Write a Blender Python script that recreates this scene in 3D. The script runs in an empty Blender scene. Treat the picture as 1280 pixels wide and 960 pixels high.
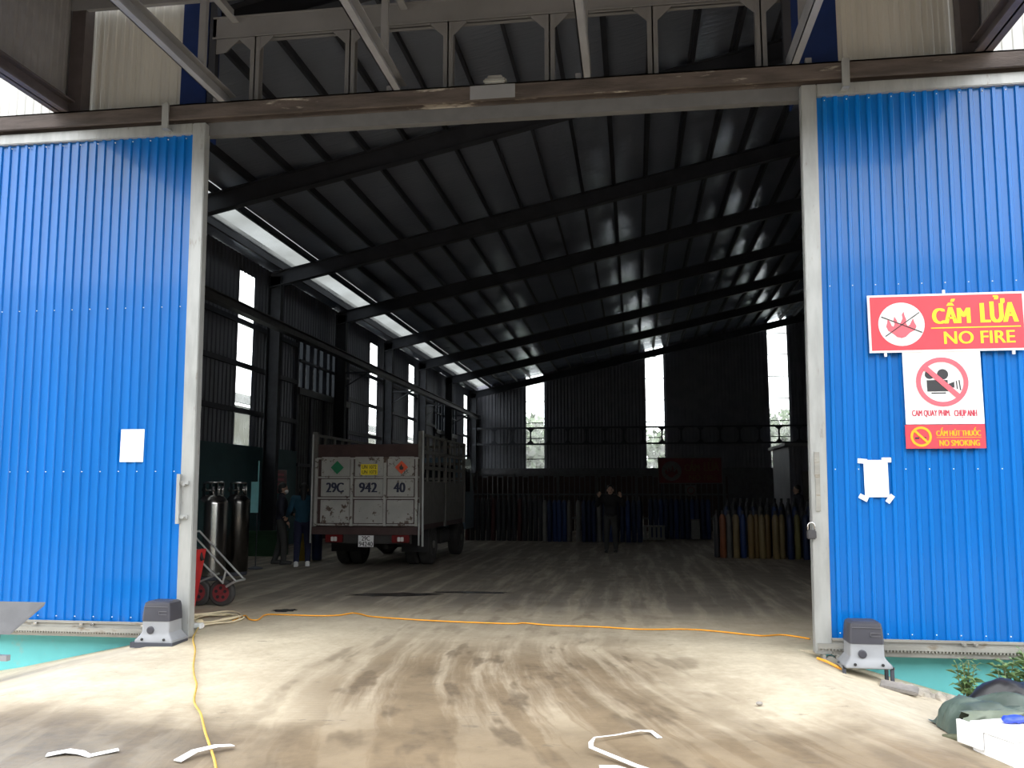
import bpy, bmesh, math, random
from mathutils import Vector, Matrix, Euler
PI = math.pi
R = math.radians
random.seed(7)
C = bpy.context.scene.collection
scene = bpy.context.scene

# ------------------------------------------------------------------ camera
cam_d = bpy.data.cameras.new('camera')
cam_d.sensor_width = 36.0
cam_d.lens = 36.0 * 1080.0 / 1280.0
cam_d.clip_end = 500
cam = bpy.data.objects.new('camera', cam_d)
C.objects.link(cam)
cam.location = (0, 0, 1.5)
cam.rotation_euler = (R(90 + 6.968), 0, R(8.004))
scene.camera = cam

# ------------------------------------------------------------------ overcast sky and exposure
SKY = 4.8
world = bpy.data.worlds.new('overcast_sky')
scene.world = world
world.use_nodes = True
wn = world.node_tree
wn.nodes.clear()
w_out = wn.nodes.new('ShaderNodeOutputWorld')
w_bg = wn.nodes.new('ShaderNodeBackground')
w_bg.inputs['Color'].default_value = (0.97, 0.985, 1.0, 1)
w_bg.inputs['Strength'].default_value = SKY
wn.links.new(w_bg.outputs[0], w_out.inputs[0])
scene.view_settings.view_transform = 'Standard'
scene.view_settings.look = 'None'
scene.view_settings.gamma = 1
scene.view_settings.exposure = 0.0
scene.view_settings.use_curve_mapping = False

# ------------------------------------------------------------------ materials
def srgb(r, g, b):
    def f(c):
        c /= 255.0
        return c / 12.92 if c <= 0.04045 else ((c + 0.055) / 1.055) ** 2.4
    return (f(r), f(g), f(b))

def newmat(name):
    m = bpy.data.materials.new(name)
    m.use_nodes = True
    nt = m.node_tree
    nt.nodes.clear()
    out = nt.nodes.new('ShaderNodeOutputMaterial')
    p = nt.nodes.new('ShaderNodeBsdfPrincipled')
    nt.links.new(p.outputs[0], out.inputs[0])
    return m, nt, p, out

def N(nt, typ, **kw):
    n = nt.nodes.new(typ)
    for k, v in kw.items():
        if k in n.inputs:
            n.inputs[k].default_value = v
        else:
            setattr(n, k, v)
    return n

def mixcol(nt, fac, a, b):
    n = nt.nodes.new('ShaderNodeMix')
    n.data_type = 'RGBA'
    if isinstance(fac, (int, float)):
        n.inputs[0].default_value = fac
    else:
        nt.links.new(fac, n.inputs[0])
    for idx, v in ((6, a), (7, b)):
        if isinstance(v, tuple):
            n.inputs[idx].default_value = (v[0], v[1], v[2], 1)
        else:
            nt.links.new(v, n.inputs[idx])
    return n.outputs[2]

def ramp(nt, src, a, b, lo=0.0, hi=1.0):
    n = nt.nodes.new('ShaderNodeMapRange')
    n.interpolation_type = 'SMOOTHSTEP'
    nt.links.new(src, n.inputs[0])
    n.inputs[1].default_value = a
    n.inputs[2].default_value = b
    n.inputs[3].default_value = lo
    n.inputs[4].default_value = hi
    return n.outputs[0]

def mth(nt, op, a, b=None):
    n = nt.nodes.new('ShaderNodeMath')
    n.operation = op
    for i, v in enumerate((a, b)):
        if v is None:
            continue
        if isinstance(v, (int, float)):
            n.inputs[i].default_value = v
        else:
            nt.links.new(v, n.inputs[i])
    return n.outputs[0]

def noise(nt, vec, scale, detail=4.0, rough=0.55):
    n = nt.nodes.new('ShaderNodeTexNoise')
    n.inputs['Scale'].default_value = scale
    n.inputs['Detail'].default_value = detail
    n.inputs['Roughness'].default_value = rough
    nt.links.new(vec, n.inputs['Vector'])
    return n.outputs['Fac']

def stretch(nt, sx, sy, sz, src='pos'):
    if src == 'pos':
        g = nt.nodes.new('ShaderNodeNewGeometry').outputs['Position']
    else:
        g = nt.nodes.new('ShaderNodeTexCoord').outputs['Object']
    mp = nt.nodes.new('ShaderNodeMapping')
    mp.inputs['Scale'].default_value = (sx, sy, sz)
    nt.links.new(g, mp.inputs['Vector'])
    return mp.outputs[0]

def M(name, col, rough=0.5, metal=0.0, var=0.18, scale=6.0, bump=0.0, bscale=30.0, dirt=None, dlo=0.55, dhi=0.7,
      dscale=5.0, st=(1, 1, 1), coat=0.0, spec=0.5):
    m, nt, p, out = newmat(name)
    v = stretch(nt, *st)
    n = noise(nt, v, scale)
    a = tuple(c * (1 - var) for c in col)
    b = tuple(min(1, c * (1 + var)) for c in col)
    colr = mixcol(nt, ramp(nt, n, 0.3, 0.7), a, b)
    if dirt:
        d = noise(nt, v, dscale, 8.0, 0.65)
        colr = mixcol(nt, ramp(nt, d, dlo, dhi), colr, dirt)
    nt.links.new(colr, p.inputs['Base Color'])
    p.inputs['Roughness'].default_value = rough
    p.inputs['Metallic'].default_value = metal
    p.inputs['Specular IOR Level'].default_value = spec
    if coat:
        p.inputs['Coat Weight'].default_value = coat
        p.inputs['Coat Roughness'].default_value = 0.08
    if bump:
        bn = noise(nt, v, bscale)
        bb = nt.nodes.new('ShaderNodeBump')
        bb.inputs['Strength'].default_value = bump
        bb.inputs['Distance'].default_value = 0.02
        nt.links.new(bn, bb.inputs['Height'])
        nt.links.new(bb.outputs[0], p.inputs['Normal'])
    return m

def ground_material():
    m, nt, p, out = newmat('dirty_concrete')
    g = nt.nodes.new('ShaderNodeNewGeometry').outputs['Position']
    sx = nt.nodes.new('ShaderNodeSeparateXYZ')
    nt.links.new(g, sx.inputs[0])
    X, Y = sx.outputs[0], sx.outputs[1]
    nb = noise(nt, g, 0.55, 5, 0.6)
    nm = noise(nt, g, 2.2, 6, 0.6)
    nf = noise(nt, g, 14.0, 6, 0.65)
    # clean pale concrete
    base = mixcol(nt, ramp(nt, nm, 0.35, 0.65), (0.54, 0.465, 0.345), (0.64, 0.565, 0.43))
    # distance from the lorry route, which swings to the right as it leaves the gate
    yy = mth(nt, 'SUBTRACT', 8.6, Y)
    bend = mth(nt, 'MULTIPLY', mth(nt, 'POWER', mth(nt, 'MAXIMUM', yy, 0.0), 1.5), 0.13)
    wob = mth(nt, 'MULTIPLY', mth(nt, 'SUBTRACT', nb, 0.5), 1.3)
    dx = mth(nt, 'ADD', mth(nt, 'SUBTRACT', mth(nt, 'ADD', X, 1.35), bend), wob)
    route = ramp(nt, mth(nt, 'ABSOLUTE', dx), 0.9, 2.2, 1.0, 0.0)
    # broad soiled strip of the yard in front of the apron
    edge = mth(nt, 'ADD', mth(nt, 'ADD', Y, mth(nt, 'MULTIPLY', X, -0.05)), mth(nt, 'MULTIPLY', mth(nt, 'SUBTRACT', nb, 0.5), 1.6))
    yard = ramp(nt, edge, 5.5, 6.7, 1.0, 0.0)
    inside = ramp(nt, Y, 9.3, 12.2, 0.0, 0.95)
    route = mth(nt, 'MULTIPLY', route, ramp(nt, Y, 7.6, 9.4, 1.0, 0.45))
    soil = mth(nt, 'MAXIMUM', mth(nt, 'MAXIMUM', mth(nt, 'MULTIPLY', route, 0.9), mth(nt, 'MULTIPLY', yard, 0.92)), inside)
    # wheel streaks along the route
    cv = nt.nodes.new('ShaderNodeCombineXYZ')
    dl = mth(nt, 'SUBTRACT', mth(nt, 'ADD', X, 1.35), bend)
    fan = mth(nt, 'ADD', 1.0, mth(nt, 'MULTIPLY', mth(nt, 'MAXIMUM', yy, 0.0), 0.10))
    dl = mth(nt, 'ADD', mth(nt, 'DIVIDE', dl, fan), mth(nt, 'MULTIPLY', mth(nt, 'SUBTRACT', nb, 0.5), 0.22))
    nt.links.new(mth(nt, 'MULTIPLY', dl, 3.4), cv.inputs[0])
    nt.links.new(mth(nt, 'MULTIPLY', Y, 0.22), cv.inputs[1])
    streak = noise(nt, cv.outputs[0], 1.3, 5, 0.6)
    soil2 = mth(nt, 'MULTIPLY', soil, ramp(nt, streak, 0.32, 0.56, 0.5, 1.0))
    soil2 = mth(nt, 'MAXIMUM', soil2, mth(nt, 'MULTIPLY', soil, ramp(nt, Y, 5.4, 7.4, 0.9, 0.0)))
    dirtc = mixcol(nt, ramp(nt, nm, 0.3, 0.7), (0.10, 0.064, 0.031), (0.165, 0.111, 0.058))
    greyc = mixcol(nt, ramp(nt, nm, 0.35, 0.7), (0.075, 0.07, 0.066), (0.14, 0.125, 0.108))
    left = ramp(nt, mth(nt, 'ADD', X, mth(nt, 'MULTIPLY', nb, 1.2)), -2.6, -1.2, 1.0, 0.0)
    dirtc = mixcol(nt, mth(nt, 'MULTIPLY', left, ramp(nt, Y, 4.9, 6.2, 1.0, 0.0)), dirtc, greyc)
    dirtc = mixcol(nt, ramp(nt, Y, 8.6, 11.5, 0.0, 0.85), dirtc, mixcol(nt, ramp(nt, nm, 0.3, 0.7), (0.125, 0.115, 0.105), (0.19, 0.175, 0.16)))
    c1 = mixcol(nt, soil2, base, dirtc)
    # dark damp tyre patches
    cv2 = nt.nodes.new('ShaderNodeCombineXYZ')
    nt.links.new(mth(nt, 'MULTIPLY', dl, 3.0), cv2.inputs[0])
    nt.links.new(mth(nt, 'MULTIPLY', Y, 0.8), cv2.inputs[1])
    patch = noise(nt, cv2.outputs[0], 1.5, 3, 0.5)
    pm = mth(nt, 'MULTIPLY', ramp(nt, patch, 0.54, 0.66), mth(nt, 'MAXIMUM', route, mth(nt, 'MULTIPLY', yard, 0.5)))
    c2 = mixcol(nt, mth(nt, 'MULTIPLY', pm, 0.8), c1, (0.095, 0.068, 0.042))
    # tread print
    tr = nt.nodes.new('ShaderNodeTexWave')
    tr.wave_type = 'BANDS'
    tr.bands_direction = 'Y'
    tr.inputs['Scale'].default_value = 5.5
    tr.inputs['Distortion'].default_value = 2.0
    tr.inputs['Detail'].default_value = 2.0
    nt.links.new(g, tr.inputs['Vector'])
    tm = mth(nt, 'MULTIPLY', ramp(nt, tr.outputs['Fac'], 0.55, 0.8), mth(nt, 'MULTIPLY', ramp(nt, streak, 0.5, 0.6), soil))
    c3 = mixcol(nt, mth(nt, 'MULTIPLY', tm, 0.18), c2, (0.13, 0.10, 0.07))
    # dark specks and scuffs
    sp = ramp(nt, noise(nt, stretch(nt, 1.2, 2.6, 1), 1.9, 7, 0.7), 0.63, 0.68)
    c4 = mixcol(nt, mth(nt, 'MULTIPLY', sp, 0.5), c3, (0.10, 0.085, 0.07))
    c5 = mixcol(nt, mth(nt, 'MULTIPLY', ramp(nt, nf, 0.3, 0.7), 0.25), c4, (0.25, 0.19, 0.115))
    nt.links.new(c5, p.inputs['Base Color'])
    p.inputs['Roughness'].default_value = 0.75
    bb = nt.nodes.new('ShaderNodeBump')
    bb.inputs['Strength'].default_value = 0.25
    bb.inputs['Distance'].default_value = 0.02
    nt.links.new(nf, bb.inputs['Height'])
    nt.links.new(bb.outputs[0], p.inputs['Normal'])
    return m

def foil_material():
    m, nt, p, out = newmat('silver_foil_insulation')
    v = stretch(nt, 0.8, 5.0, 1)
    n = noise(nt, v, 3.0, 4)
    p.inputs['Base Color'].default_value = (0.50, 0.555, 0.70, 1)  # blue lift stands in for the haze veil over the dark roof
    p.inputs['Metallic'].default_value = 0.45
    p.inputs['Roughness'].default_value = 0.25
    bb = nt.nodes.new('ShaderNodeBump')
    bb.inputs['Strength'].default_value = 0.35
    bb.inputs['Distance'].default_value = 0.05
    nt.links.new(n, bb.inputs['Height'])
    nt.links.new(bb.outputs[0], p.inputs['Normal'])
    return m

def sheet_glass(name, tint, clear=0.75, trans=(0.8, 0.82, 0.8), vary=0.12, sc=1.6):
    m, nt, p, out = newmat(name)
    nt.nodes.remove(p)
    t = nt.nodes.new('ShaderNodeBsdfTransparent')
    t.inputs[0].default_value = (*tint, 1)
    tl = nt.nodes.new('ShaderNodeBsdfTranslucent')
    tl.inputs[0].default_value = (*trans, 1)
    v = stretch(nt, 1, 1, 1)
    n = noise(nt, v, sc, 5)
    f = ramp(nt, n, 0.3, 0.7, clear - vary, clear + vary)
    mx = nt.nodes.new('ShaderNodeMixShader')
    nt.links.new(f, mx.inputs[0])
    nt.links.new(tl.outputs[0], mx.inputs[1])
    nt.links.new(t.outputs[0], mx.inputs[2])
    gl = nt.nodes.new('ShaderNodeBsdfGlossy')
    gl.inputs['Roughness'].default_value = 0.15
    m2 = nt.nodes.new('ShaderNodeMixShader')
    m2.inputs[0].default_value = 0.04
    nt.links.new(mx.outputs[0], m2.inputs[1])
    nt.links.new(gl.outputs[0], m2.inputs[2])
    nt.links.new(m2.outputs[0], out.inputs[0])
    return m

def rusty_white():
    m, nt, p, out = newmat('chipped_white_paint')
    v = stretch(nt, 1, 1, 1)
    n = noise(nt, v, 9.0, 9, 0.7)
    n2 = noise(nt, v, 1.7, 4, 0.6)
    f = mth(nt, 'ADD', n, mth(nt, 'MULTIPLY', mth(nt, 'SUBTRACT', n2, 0.5), 0.5))
    col = mixcol(nt, ramp(nt, n2, 0.3, 0.7), (0.36, 0.355, 0.335), (0.46, 0.455, 0.43))
    col = mixcol(nt, ramp(nt, f, 0.565, 0.635), col, (0.10, 0.065, 0.045))
    nt.links.new(col, p.inputs['Base Color'])
    p.inputs['Roughness'].default_value = 0.55
    return m

mt = {}
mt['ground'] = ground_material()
mt['blue'] = M('blue_sheet_steel', (0.0006, 0.142, 0.50), 0.28, 0.0, var=0.06, scale=1.2, coat=0.24, spec=0.4, st=(3, 3, 0.4), dirt=(0.008, 0.15, 0.48), dlo=0.6, dhi=0.8, dscale=1.5)
def add_rust_runs(m):
    nt = m.node_tree
    p = [n for n in nt.nodes if n.type == 'BSDF_PRINCIPLED'][0]
    src = p.inputs['Base Color'].links[0].from_socket
    g = nt.nodes.new('ShaderNodeNewGeometry').outputs['Position']
    sx = nt.nodes.new('ShaderNodeSeparateXYZ')
    nt.links.new(g, sx.inputs[0])
    n = noise(nt, stretch(nt, 5.0, 1, 0.8), 1.0, 4)
    f = mth(nt, 'MULTIPLY', ramp(nt, n, 0.60, 0.72), ramp(nt, sx.outputs[2], 0.18, 0.40, 0.75, 0.0))
    nt.links.new(mixcol(nt, f, src, (0.20, 0.15, 0.09)), p.inputs['Base Color'])
add_rust_runs(mt['blue'])
mt['blue_trim'] = M('dark_blue_trim', (0.012, 0.035, 0.16), 0.4, var=0.1)
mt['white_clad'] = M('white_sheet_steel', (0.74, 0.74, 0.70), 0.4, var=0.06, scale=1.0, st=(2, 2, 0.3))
mt['galv'] = M('galvanised_steel', (0.38, 0.39, 0.385), 0.42, 0.35, var=0.12, scale=3, dirt=(0.20, 0.17, 0.13), dlo=0.60, dhi=0.76, dscale=4, st=(3, 3, 0.7))
mt['galv_worn'] = M('worn_galvanised_steel', (0.30, 0.295, 0.27), 0.55, 0.2, var=0.18, scale=3, dirt=(0.16, 0.12, 0.08), dlo=0.55, dhi=0.7, dscale=6, st=(0.6, 1, 2))
mt['grey_steel'] = M('grey_painted_steel', (0.26, 0.265, 0.285), 0.5, var=0.1, scale=2)
mt['dark_steel'] = M('dark_painted_steel', (0.055, 0.06, 0.078), 0.6, var=0.15, scale=2)  # raised bluish tone carries the veil over the dark hall
mt['lintel'] = M('grey_lintel_tube', (0.15, 0.152, 0.16), 0.5, var=0.08)
mt['column_steel'] = M('dark_column_steel', (0.028, 0.03, 0.038), 0.7, var=0.15, spec=0.3)
mt['rust'] = M('rusted_channel', (0.085, 0.068, 0.062), 0.8, var=0.3, scale=4, dirt=(0.42, 0.38, 0.33), dlo=0.60, dhi=0.68, dscale=2.2, st=(0.5, 1, 3), bump=0.3)
mt['brown_steel'] = M('brown_primed_steel', (0.10, 0.085, 0.09), 0.55, var=0.12)
mt['canopy_clad'] = M('canopy_side_sheet', (0.30, 0.30, 0.32), 0.5, var=0.06)
mt['cyan'] = M('cyan_wall_paint', (0.16, 0.60, 0.64), 0.7, var=0.08, scale=2, dirt=(0.25, 0.5, 0.5), dlo=0.6, dhi=0.75)
mt['teal'] = M('teal_dado_paint', (0.05, 0.125, 0.14), 0.7, var=0.12, scale=1.5)
mt['wall_in'] = M('grey_wall_sheet', (0.15, 0.16, 0.20), 0.45, 0.2, var=0.12, scale=1.5, st=(1, 1, 0.3))  # bluish lift puts the hall's veil into the wall colour
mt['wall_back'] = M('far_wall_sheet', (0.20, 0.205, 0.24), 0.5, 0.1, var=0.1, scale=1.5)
mt['brick_dado'] = M('dark_plaster_dado', (0.13, 0.13, 0.145), 0.8, var=0.15)
mt['foil'] = foil_material()
mt['pane'] = sheet_glass('clear_roofing_sheet', (0.92, 0.95, 0.93), 0.8)
mt['pane_dull'] = sheet_glass('dusty_clerestory_sheet', (0.10, 0.11, 0.115), 0.55, (0.10, 0.10, 0.11))
mt['glint_sheet'] = sheet_glass('added_glint_sheet', (0.16, 0.17, 0.17), 0.34, (0.10, 0.105, 0.10), 0.34, 0.55)  # added translucent strip standing in for bright reflections on the foil
mt['white'] = M('white_print', (0.82, 0.82, 0.82), 0.45, var=0.02)
mt['paper'] = M('white_paper', (0.86, 0.86, 0.86), 0.8, var=0.02)
mt['red_sign'] = M('red_sign_print', (0.74, 0.06, 0.085), 0.4, var=0.04)
mt['pink_red'] = M('pink_red_print', (0.80, 0.13, 0.17), 0.4, var=0.03)
mt['yellow_print'] = M('yellow_print', (0.90, 0.72, 0.03), 0.4, var=0.03)
mt['orange_print'] = M('orange_yellow_print', (0.92, 0.42, 0.02), 0.4, var=0.03)
mt['red_text'] = M('dark_red_print', (0.55, 0.05, 0.09), 0.5, var=0.03)
mt['black_print'] = M('black_print', (0.035, 0.035, 0.04), 0.5, var=0.05)
mt['navy_print'] = M('navy_print', (0.015, 0.02, 0.05), 0.5, var=0.05)
mt['motor_dark'] = M('dark_grey_plastic', (0.045, 0.045, 0.058), 0.5, var=0.06)
mt['motor_light'] = M('light_grey_plastic', (0.27, 0.28, 0.30), 0.5, var=0.06)
mt['motor_line'] = M('moulded_grey_line', (0.12, 0.12, 0.135), 0.5, var=0.05)
mt['black'] = M('black_rubber', (0.018, 0.018, 0.02), 0.6, var=0.1)
mt['tyre'] = M('dusty_tyre', (0.045, 0.043, 0.042), 0.8, var=0.2)
mt['chrome'] = M('polished_steel', (0.62, 0.62, 0.62), 0.16, 1.0, var=0.04)
mt['stainless'] = M('brushed_stainless', (0.50, 0.49, 0.47), 0.20, 1.0, var=0.05, st=(1, 1, 8))
mt['dark_tank'] = M('dark_tank_steel', (0.16, 0.155, 0.15), 0.24, 1.0, var=0.1)
mt['orange_cord'] = M('orange_cable', (0.85, 0.38, 0.03), 0.5, var=0.06)
mt['yellow_cord'] = M('yellow_cable', (0.62, 0.40, 0.08), 0.5, var=0.15)
mt['hose'] = M('cream_hose', (0.72, 0.62, 0.42), 0.5, var=0.12)
mt['red'] = M('red_paint', (0.55, 0.03, 0.03), 0.4, var=0.08)
mt['red_dark'] = M('faded_red_paint', (0.20, 0.03, 0.035), 0.5, var=0.12)
mt['truck_white'] = rusty_white()
mt['truck_grey'] = M('weathered_truck_steel', (0.13, 0.125, 0.115), 0.6, var=0.18, dirt=(0.09, 0.06, 0.045), dlo=0.58, dhi=0.68, dscale=6)
mt['maroon'] = M('maroon_primer', (0.062, 0.034, 0.032), 0.7, var=0.15)
mt['chassis'] = M('black_chassis', (0.03, 0.028, 0.027), 0.6, var=0.2)
mt['lamp_red'] = M('red_lamp_lens', (0.15, 0.015, 0.016), 0.25, var=0.05)
mt['lamp_clear'] = M('clear_lamp_lens', (0.7, 0.68, 0.66), 0.2, var=0.05)
mt['green'] = M('green_print', (0.02, 0.22, 0.10), 0.5, var=0.05)
mt['orange_red'] = M('orange_red_print', (0.80, 0.12, 0.05), 0.5, var=0.05)
mt['cab_blue'] = M('truck_cab_paint', (0.10, 0.16, 0.22), 0.35, var=0.05, coat=0.3)
mt['glass_dark'] = M('dark_window_glass', (0.02, 0.025, 0.03), 0.08, var=0.0)
mt['skin'] = M('skin', (0.52, 0.33, 0.24), 0.55, var=0.05)
mt['hair'] = M('black_hair', (0.012, 0.011, 0.012), 0.5, var=0.1)
mt['jacket_dark'] = M('dark_navy_jacket', (0.018, 0.02, 0.035), 0.8, var=0.1)
mt['jacket_teal'] = M('teal_jacket', (0.012, 0.065, 0.11), 0.8, var=0.12)
mt['jacket_black'] = M('black_jacket', (0.015, 0.015, 0.018), 0.8, var=0.1)
mt['trousers_dark'] = M('dark_trousers', (0.05, 0.05, 0.05), 0.85, var=0.12)
mt['trousers_navy'] = M('navy_trousers', (0.015, 0.018, 0.05), 0.85, var=0.1)
mt['shoe_white'] = M('white_shoe', (0.75, 0.75, 0.74), 0.6, var=0.04)
mt['shoe_dark'] = M('dark_shoe', (0.03, 0.03, 0.03), 0.5, var=0.05)
mt['foam'] = M('white_foam', (0.88, 0.88, 0.88), 0.7, var=0.015, bump=0.1, bscale=60)
mt['tarp'] = M('green_tarpaulin', (0.065, 0.092, 0.078), 0.5, var=0.25, scale=4)
mt['tarp_olive'] = M('olive_tarpaulin', (0.085, 0.09, 0.05), 0.6, var=0.25, scale=4)
mt['bag_black'] = M('black_plastic_bag', (0.015, 0.015, 0.018), 0.35, var=0.1)
mt['blue_cloth'] = M('blue_plastic_film', (0.03, 0.07, 0.62), 0.35, var=0.15)
mt['leaf'] = M('weed_leaf', (0.12, 0.20, 0.075), 0.6, var=0.35, scale=9)
mt['leaf_pale'] = M('pale_weed_leaf', (0.22, 0.32, 0.14), 0.6, var=0.25, scale=9)
mt['stem'] = M('weed_stem', (0.16, 0.18, 0.08), 0.7, var=0.2)
mt['bark'] = M('tree_bark', (0.12, 0.09, 0.07), 0.9, var=0.2)
mt['tree_leaf'] = M('tree_foliage', (0.12, 0.17, 0.09), 0.7, var=0.3, scale=2)
mt['stone'] = M('grey_stone', (0.25, 0.23, 0.21), 0.85, var=0.25, bump=0.6, bscale=14)
mt['rubble'] = M('rubble_concrete', (0.40, 0.36, 0.30), 0.9, var=0.3, bump=0.8, bscale=20)
mt['plate'] = M('grey_plate', (0.10, 0.10, 0.105), 0.7, var=0.1, bump=0.15, bscale=80)
mt['oil'] = M('oily_damp_patch', (0.03, 0.027, 0.024), 0.25, var=0.2)
mt['green_bin'] = M('green_crate_plastic', (0.04, 0.10, 0.05), 0.5, var=0.1)
mt['cyan_board'] = M('pale_cyan_board', (0.25, 0.58, 0.62), 0.5, var=0.06)
mt['shed_cream'] = M('cream_wall_outside', (0.20, 0.195, 0.14), 0.8, var=0.08)
mt['shed_roof'] = M('grey_sheet_roof_outside', (0.085, 0.085, 0.085), 0.6, var=0.1)
mt['blocker_wall'] = M('blocker_green_grey', (0.12, 0.135, 0.12), 0.7, var=0.15, scale=1.0)
mt['red_dimmed'] = M('shaded_sign_red', (0.16, 0.022, 0.028), 0.6, var=0.1)  # far signs: hall shade put into these three colours
mt['pale_dimmed'] = M('shaded_sign_white', (0.15, 0.14, 0.14), 0.6, var=0.1)
mt['yellow_dimmed'] = M('shaded_sign_lettering', (0.17, 0.09, 0.04), 0.6, var=0.1)
mt['rail_grey'] = M('dull_rail_steel', (0.11, 0.112, 0.12), 0.6, var=0.12)
mt['screw'] = M('screw_head', (0.72, 0.72, 0.70), 0.5, var=0.05)
mt['foliage_fold'] = M('light_tarpaulin_edge', (0.13, 0.155, 0.115), 0.55, var=0.15)
mt['lockbody'] = M('padlock_body', (0.10, 0.10, 0.11), 0.35, 0.6, var=0.1)
for nm, c in dict(orange=(0.20, 0.062, 0.025), grey=(0.10, 0.095, 0.09), ochre=(0.155, 0.095, 0.035), sand=(0.165, 0.12, 0.055),
                  blue=(0.012, 0.032, 0.12), lime=(0.15, 0.135, 0.05), navy=(0.010, 0.02, 0.065), dark=(0.025, 0.025, 0.032),
                  maroon=(0.06, 0.018, 0.02), pale=(0.16, 0.16, 0.155), yellow=(0.42, 0.29, 0.03)).items():
    mt['cyl_' + nm] = M('gas_cylinder_' + nm, c, 0.45, var=0.12, scale=5)

# ------------------------------------------------------------------ mesh builder
class MB:
    def __init__(s):
        s.bm = bmesh.new()
    def box(s, c, size, rot=None, bev=0.0):
        r = bmesh.ops.create_cube(s.bm, size=1.0)
        vs = r['verts']
        mat = Matrix.Translation(Vector(c)) @ (Euler(rot).to_matrix().to_4x4() if rot else Matrix()) @ Matrix.Diagonal((*size, 1))
        bmesh.ops.transform(s.bm, matrix=mat, verts=vs)
        if bev:
            es = list({e for v in vs for e in v.link_edges})
            bmesh.ops.bevel(s.bm, geom=es, offset=bev, segments=2, affect='EDGES')
        return s
    def b6(s, x0, x1, y0, y1, z0, z1, bev=0.0):
        return s.box(((x0 + x1) / 2, (y0 + y1) / 2, (z0 + z1) / 2), (abs(x1 - x0), abs(y1 - y0), abs(z1 - z0)), None, bev)
    def beam(s, a, b, w, h, up=(0, 0, 1)):
        a, b = Vector(a), Vector(b)
        d = b - a
        L = d.length
        d.normalize()
        up = Vector(up)
        if abs(d.dot(up)) > 0.98:
            up = Vector((0, 1, 0))
        x = d.cross(up).normalized()
        z = x.cross(d)
        m = Matrix((x, d, z)).transposed().to_4x4()
        m.translation = (a + b) / 2
        r = bmesh.ops.create_cube(s.bm, size=1.0)
        bmesh.ops.transform(s.bm, matrix=m @ Matrix.Diagonal((w, L, h, 1)), verts=r['verts'])
        return s
    def tube(s, pts, rad, seg=8, cap=True, closed=False):
        pts = [Vector(p) for p in pts]
        n = len(pts)
        rads = rad if isinstance(rad, (list, tuple)) else [rad] * n
        rings = []
        ref = None
        for i, p in enumerate(pts):
            if closed:
                t = (pts[(i + 1) % n] - pts[i - 1])
            else:
                t = pts[min(i + 1, n - 1)] - pts[max(i - 1, 0)]
            t.normalize()
            if ref is None:
                ref = Vector((0, 0, 1)) if abs(t.z) < 0.9 else Vector((1, 0, 0))
            u = t.cross(ref)
            if u.length < 1e-4:
                u = t.cross(Vector((0, 1, 0)))
            u.normalize()
            w = u.cross(t).normalized()
            ref = w
            rings.append([s.bm.verts.new(p + (u * math.cos(2 * PI * k / seg) + w * math.sin(2 * PI * k / seg)) * rads[i]) for k in range(seg)])
        rng = range(n if closed else n - 1)
        for i in rng:
            A, B = rings[i], rings[(i + 1) % n]
            for k in range(seg):
                s.bm.faces.new((A[k], A[(k + 1) % seg], B[(k + 1) % seg], B[k]))
        if cap and not closed:
            s.bm.faces.new(rings[0][::-1])
            s.bm.faces.new(rings[-1])
        return s
    def lathe(s, prof, c=(0, 0, 0), seg=16, axis='z'):
        c = Vector(c)
        rings = []
        for r, h in prof:
            ring = []
            for k in range(seg):
                a = 2 * PI * k / seg
                u, v = r * math.cos(a), r * math.sin(a)
                q = {'z': (u, v, h), 'x': (h, u, v), 'y': (u, h, v)}[axis]
                ring.append(s.bm.verts.new(c + Vector(q)))
            rings.append(ring)
        for A, B in zip(rings, rings[1:]):
            for k in range(seg):
                s.bm.faces.new((A[k], A[(k + 1) % seg], B[(k + 1) % seg], B[k]))
        s.bm.faces.new(rings[0][::-1])
        s.bm.faces.new(rings[-1])
        return s
    def ball(s, c, r, rot=None, sub=2):
        rr = (r, r, r) if isinstance(r, (int, float)) else r
        g = bmesh.ops.create_icosphere(s.bm, subdivisions=sub, radius=1.0)
        m = Matrix.Translation(Vector(c)) @ (Euler(rot).to_matrix().to_4x4() if rot else Matrix()) @ Matrix.Diagonal((*rr, 1))
        bmesh.ops.transform(s.bm, matrix=m, verts=g['verts'])
        return s
    def capsule(s, a, b, ra, rb, sub=2):
        a, b = Vector(a), Vector(b)
        s.ball(a, ra, sub=sub)
        s.ball(b, rb, sub=sub)
        s.tube([a, b], [ra, rb], 14)
        return s
    def poly(s, pts, ext):
        """extruded flat outline: pts 3-D, ext a vector"""
        e = Vector(ext)
        A = [s.bm.verts.new(Vector(p)) for p in pts]
        B = [s.bm.verts.new(Vector(p) + e) for p in pts]
        n = len(pts)
        s.bm.faces.new(A)
        s.bm.faces.new(B[::-1])
        for i in range(n):
            s.bm.faces.new((A[i], B[i], B[(i + 1) % n], A[(i + 1) % n]))
        return s
    def quad(s, *p):
        s.bm.faces.new([s.bm.verts.new(Vector(q)) for q in p])
        return s
    def add_mesh(s, me, mat):
        n0 = len(s.bm.verts)
        s.bm.from_mesh(me)
        s.bm.verts.ensure_lookup_table()
        bmesh.ops.transform(s.bm, matrix=mat, verts=s.bm.verts[n0:])
        return s
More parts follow.
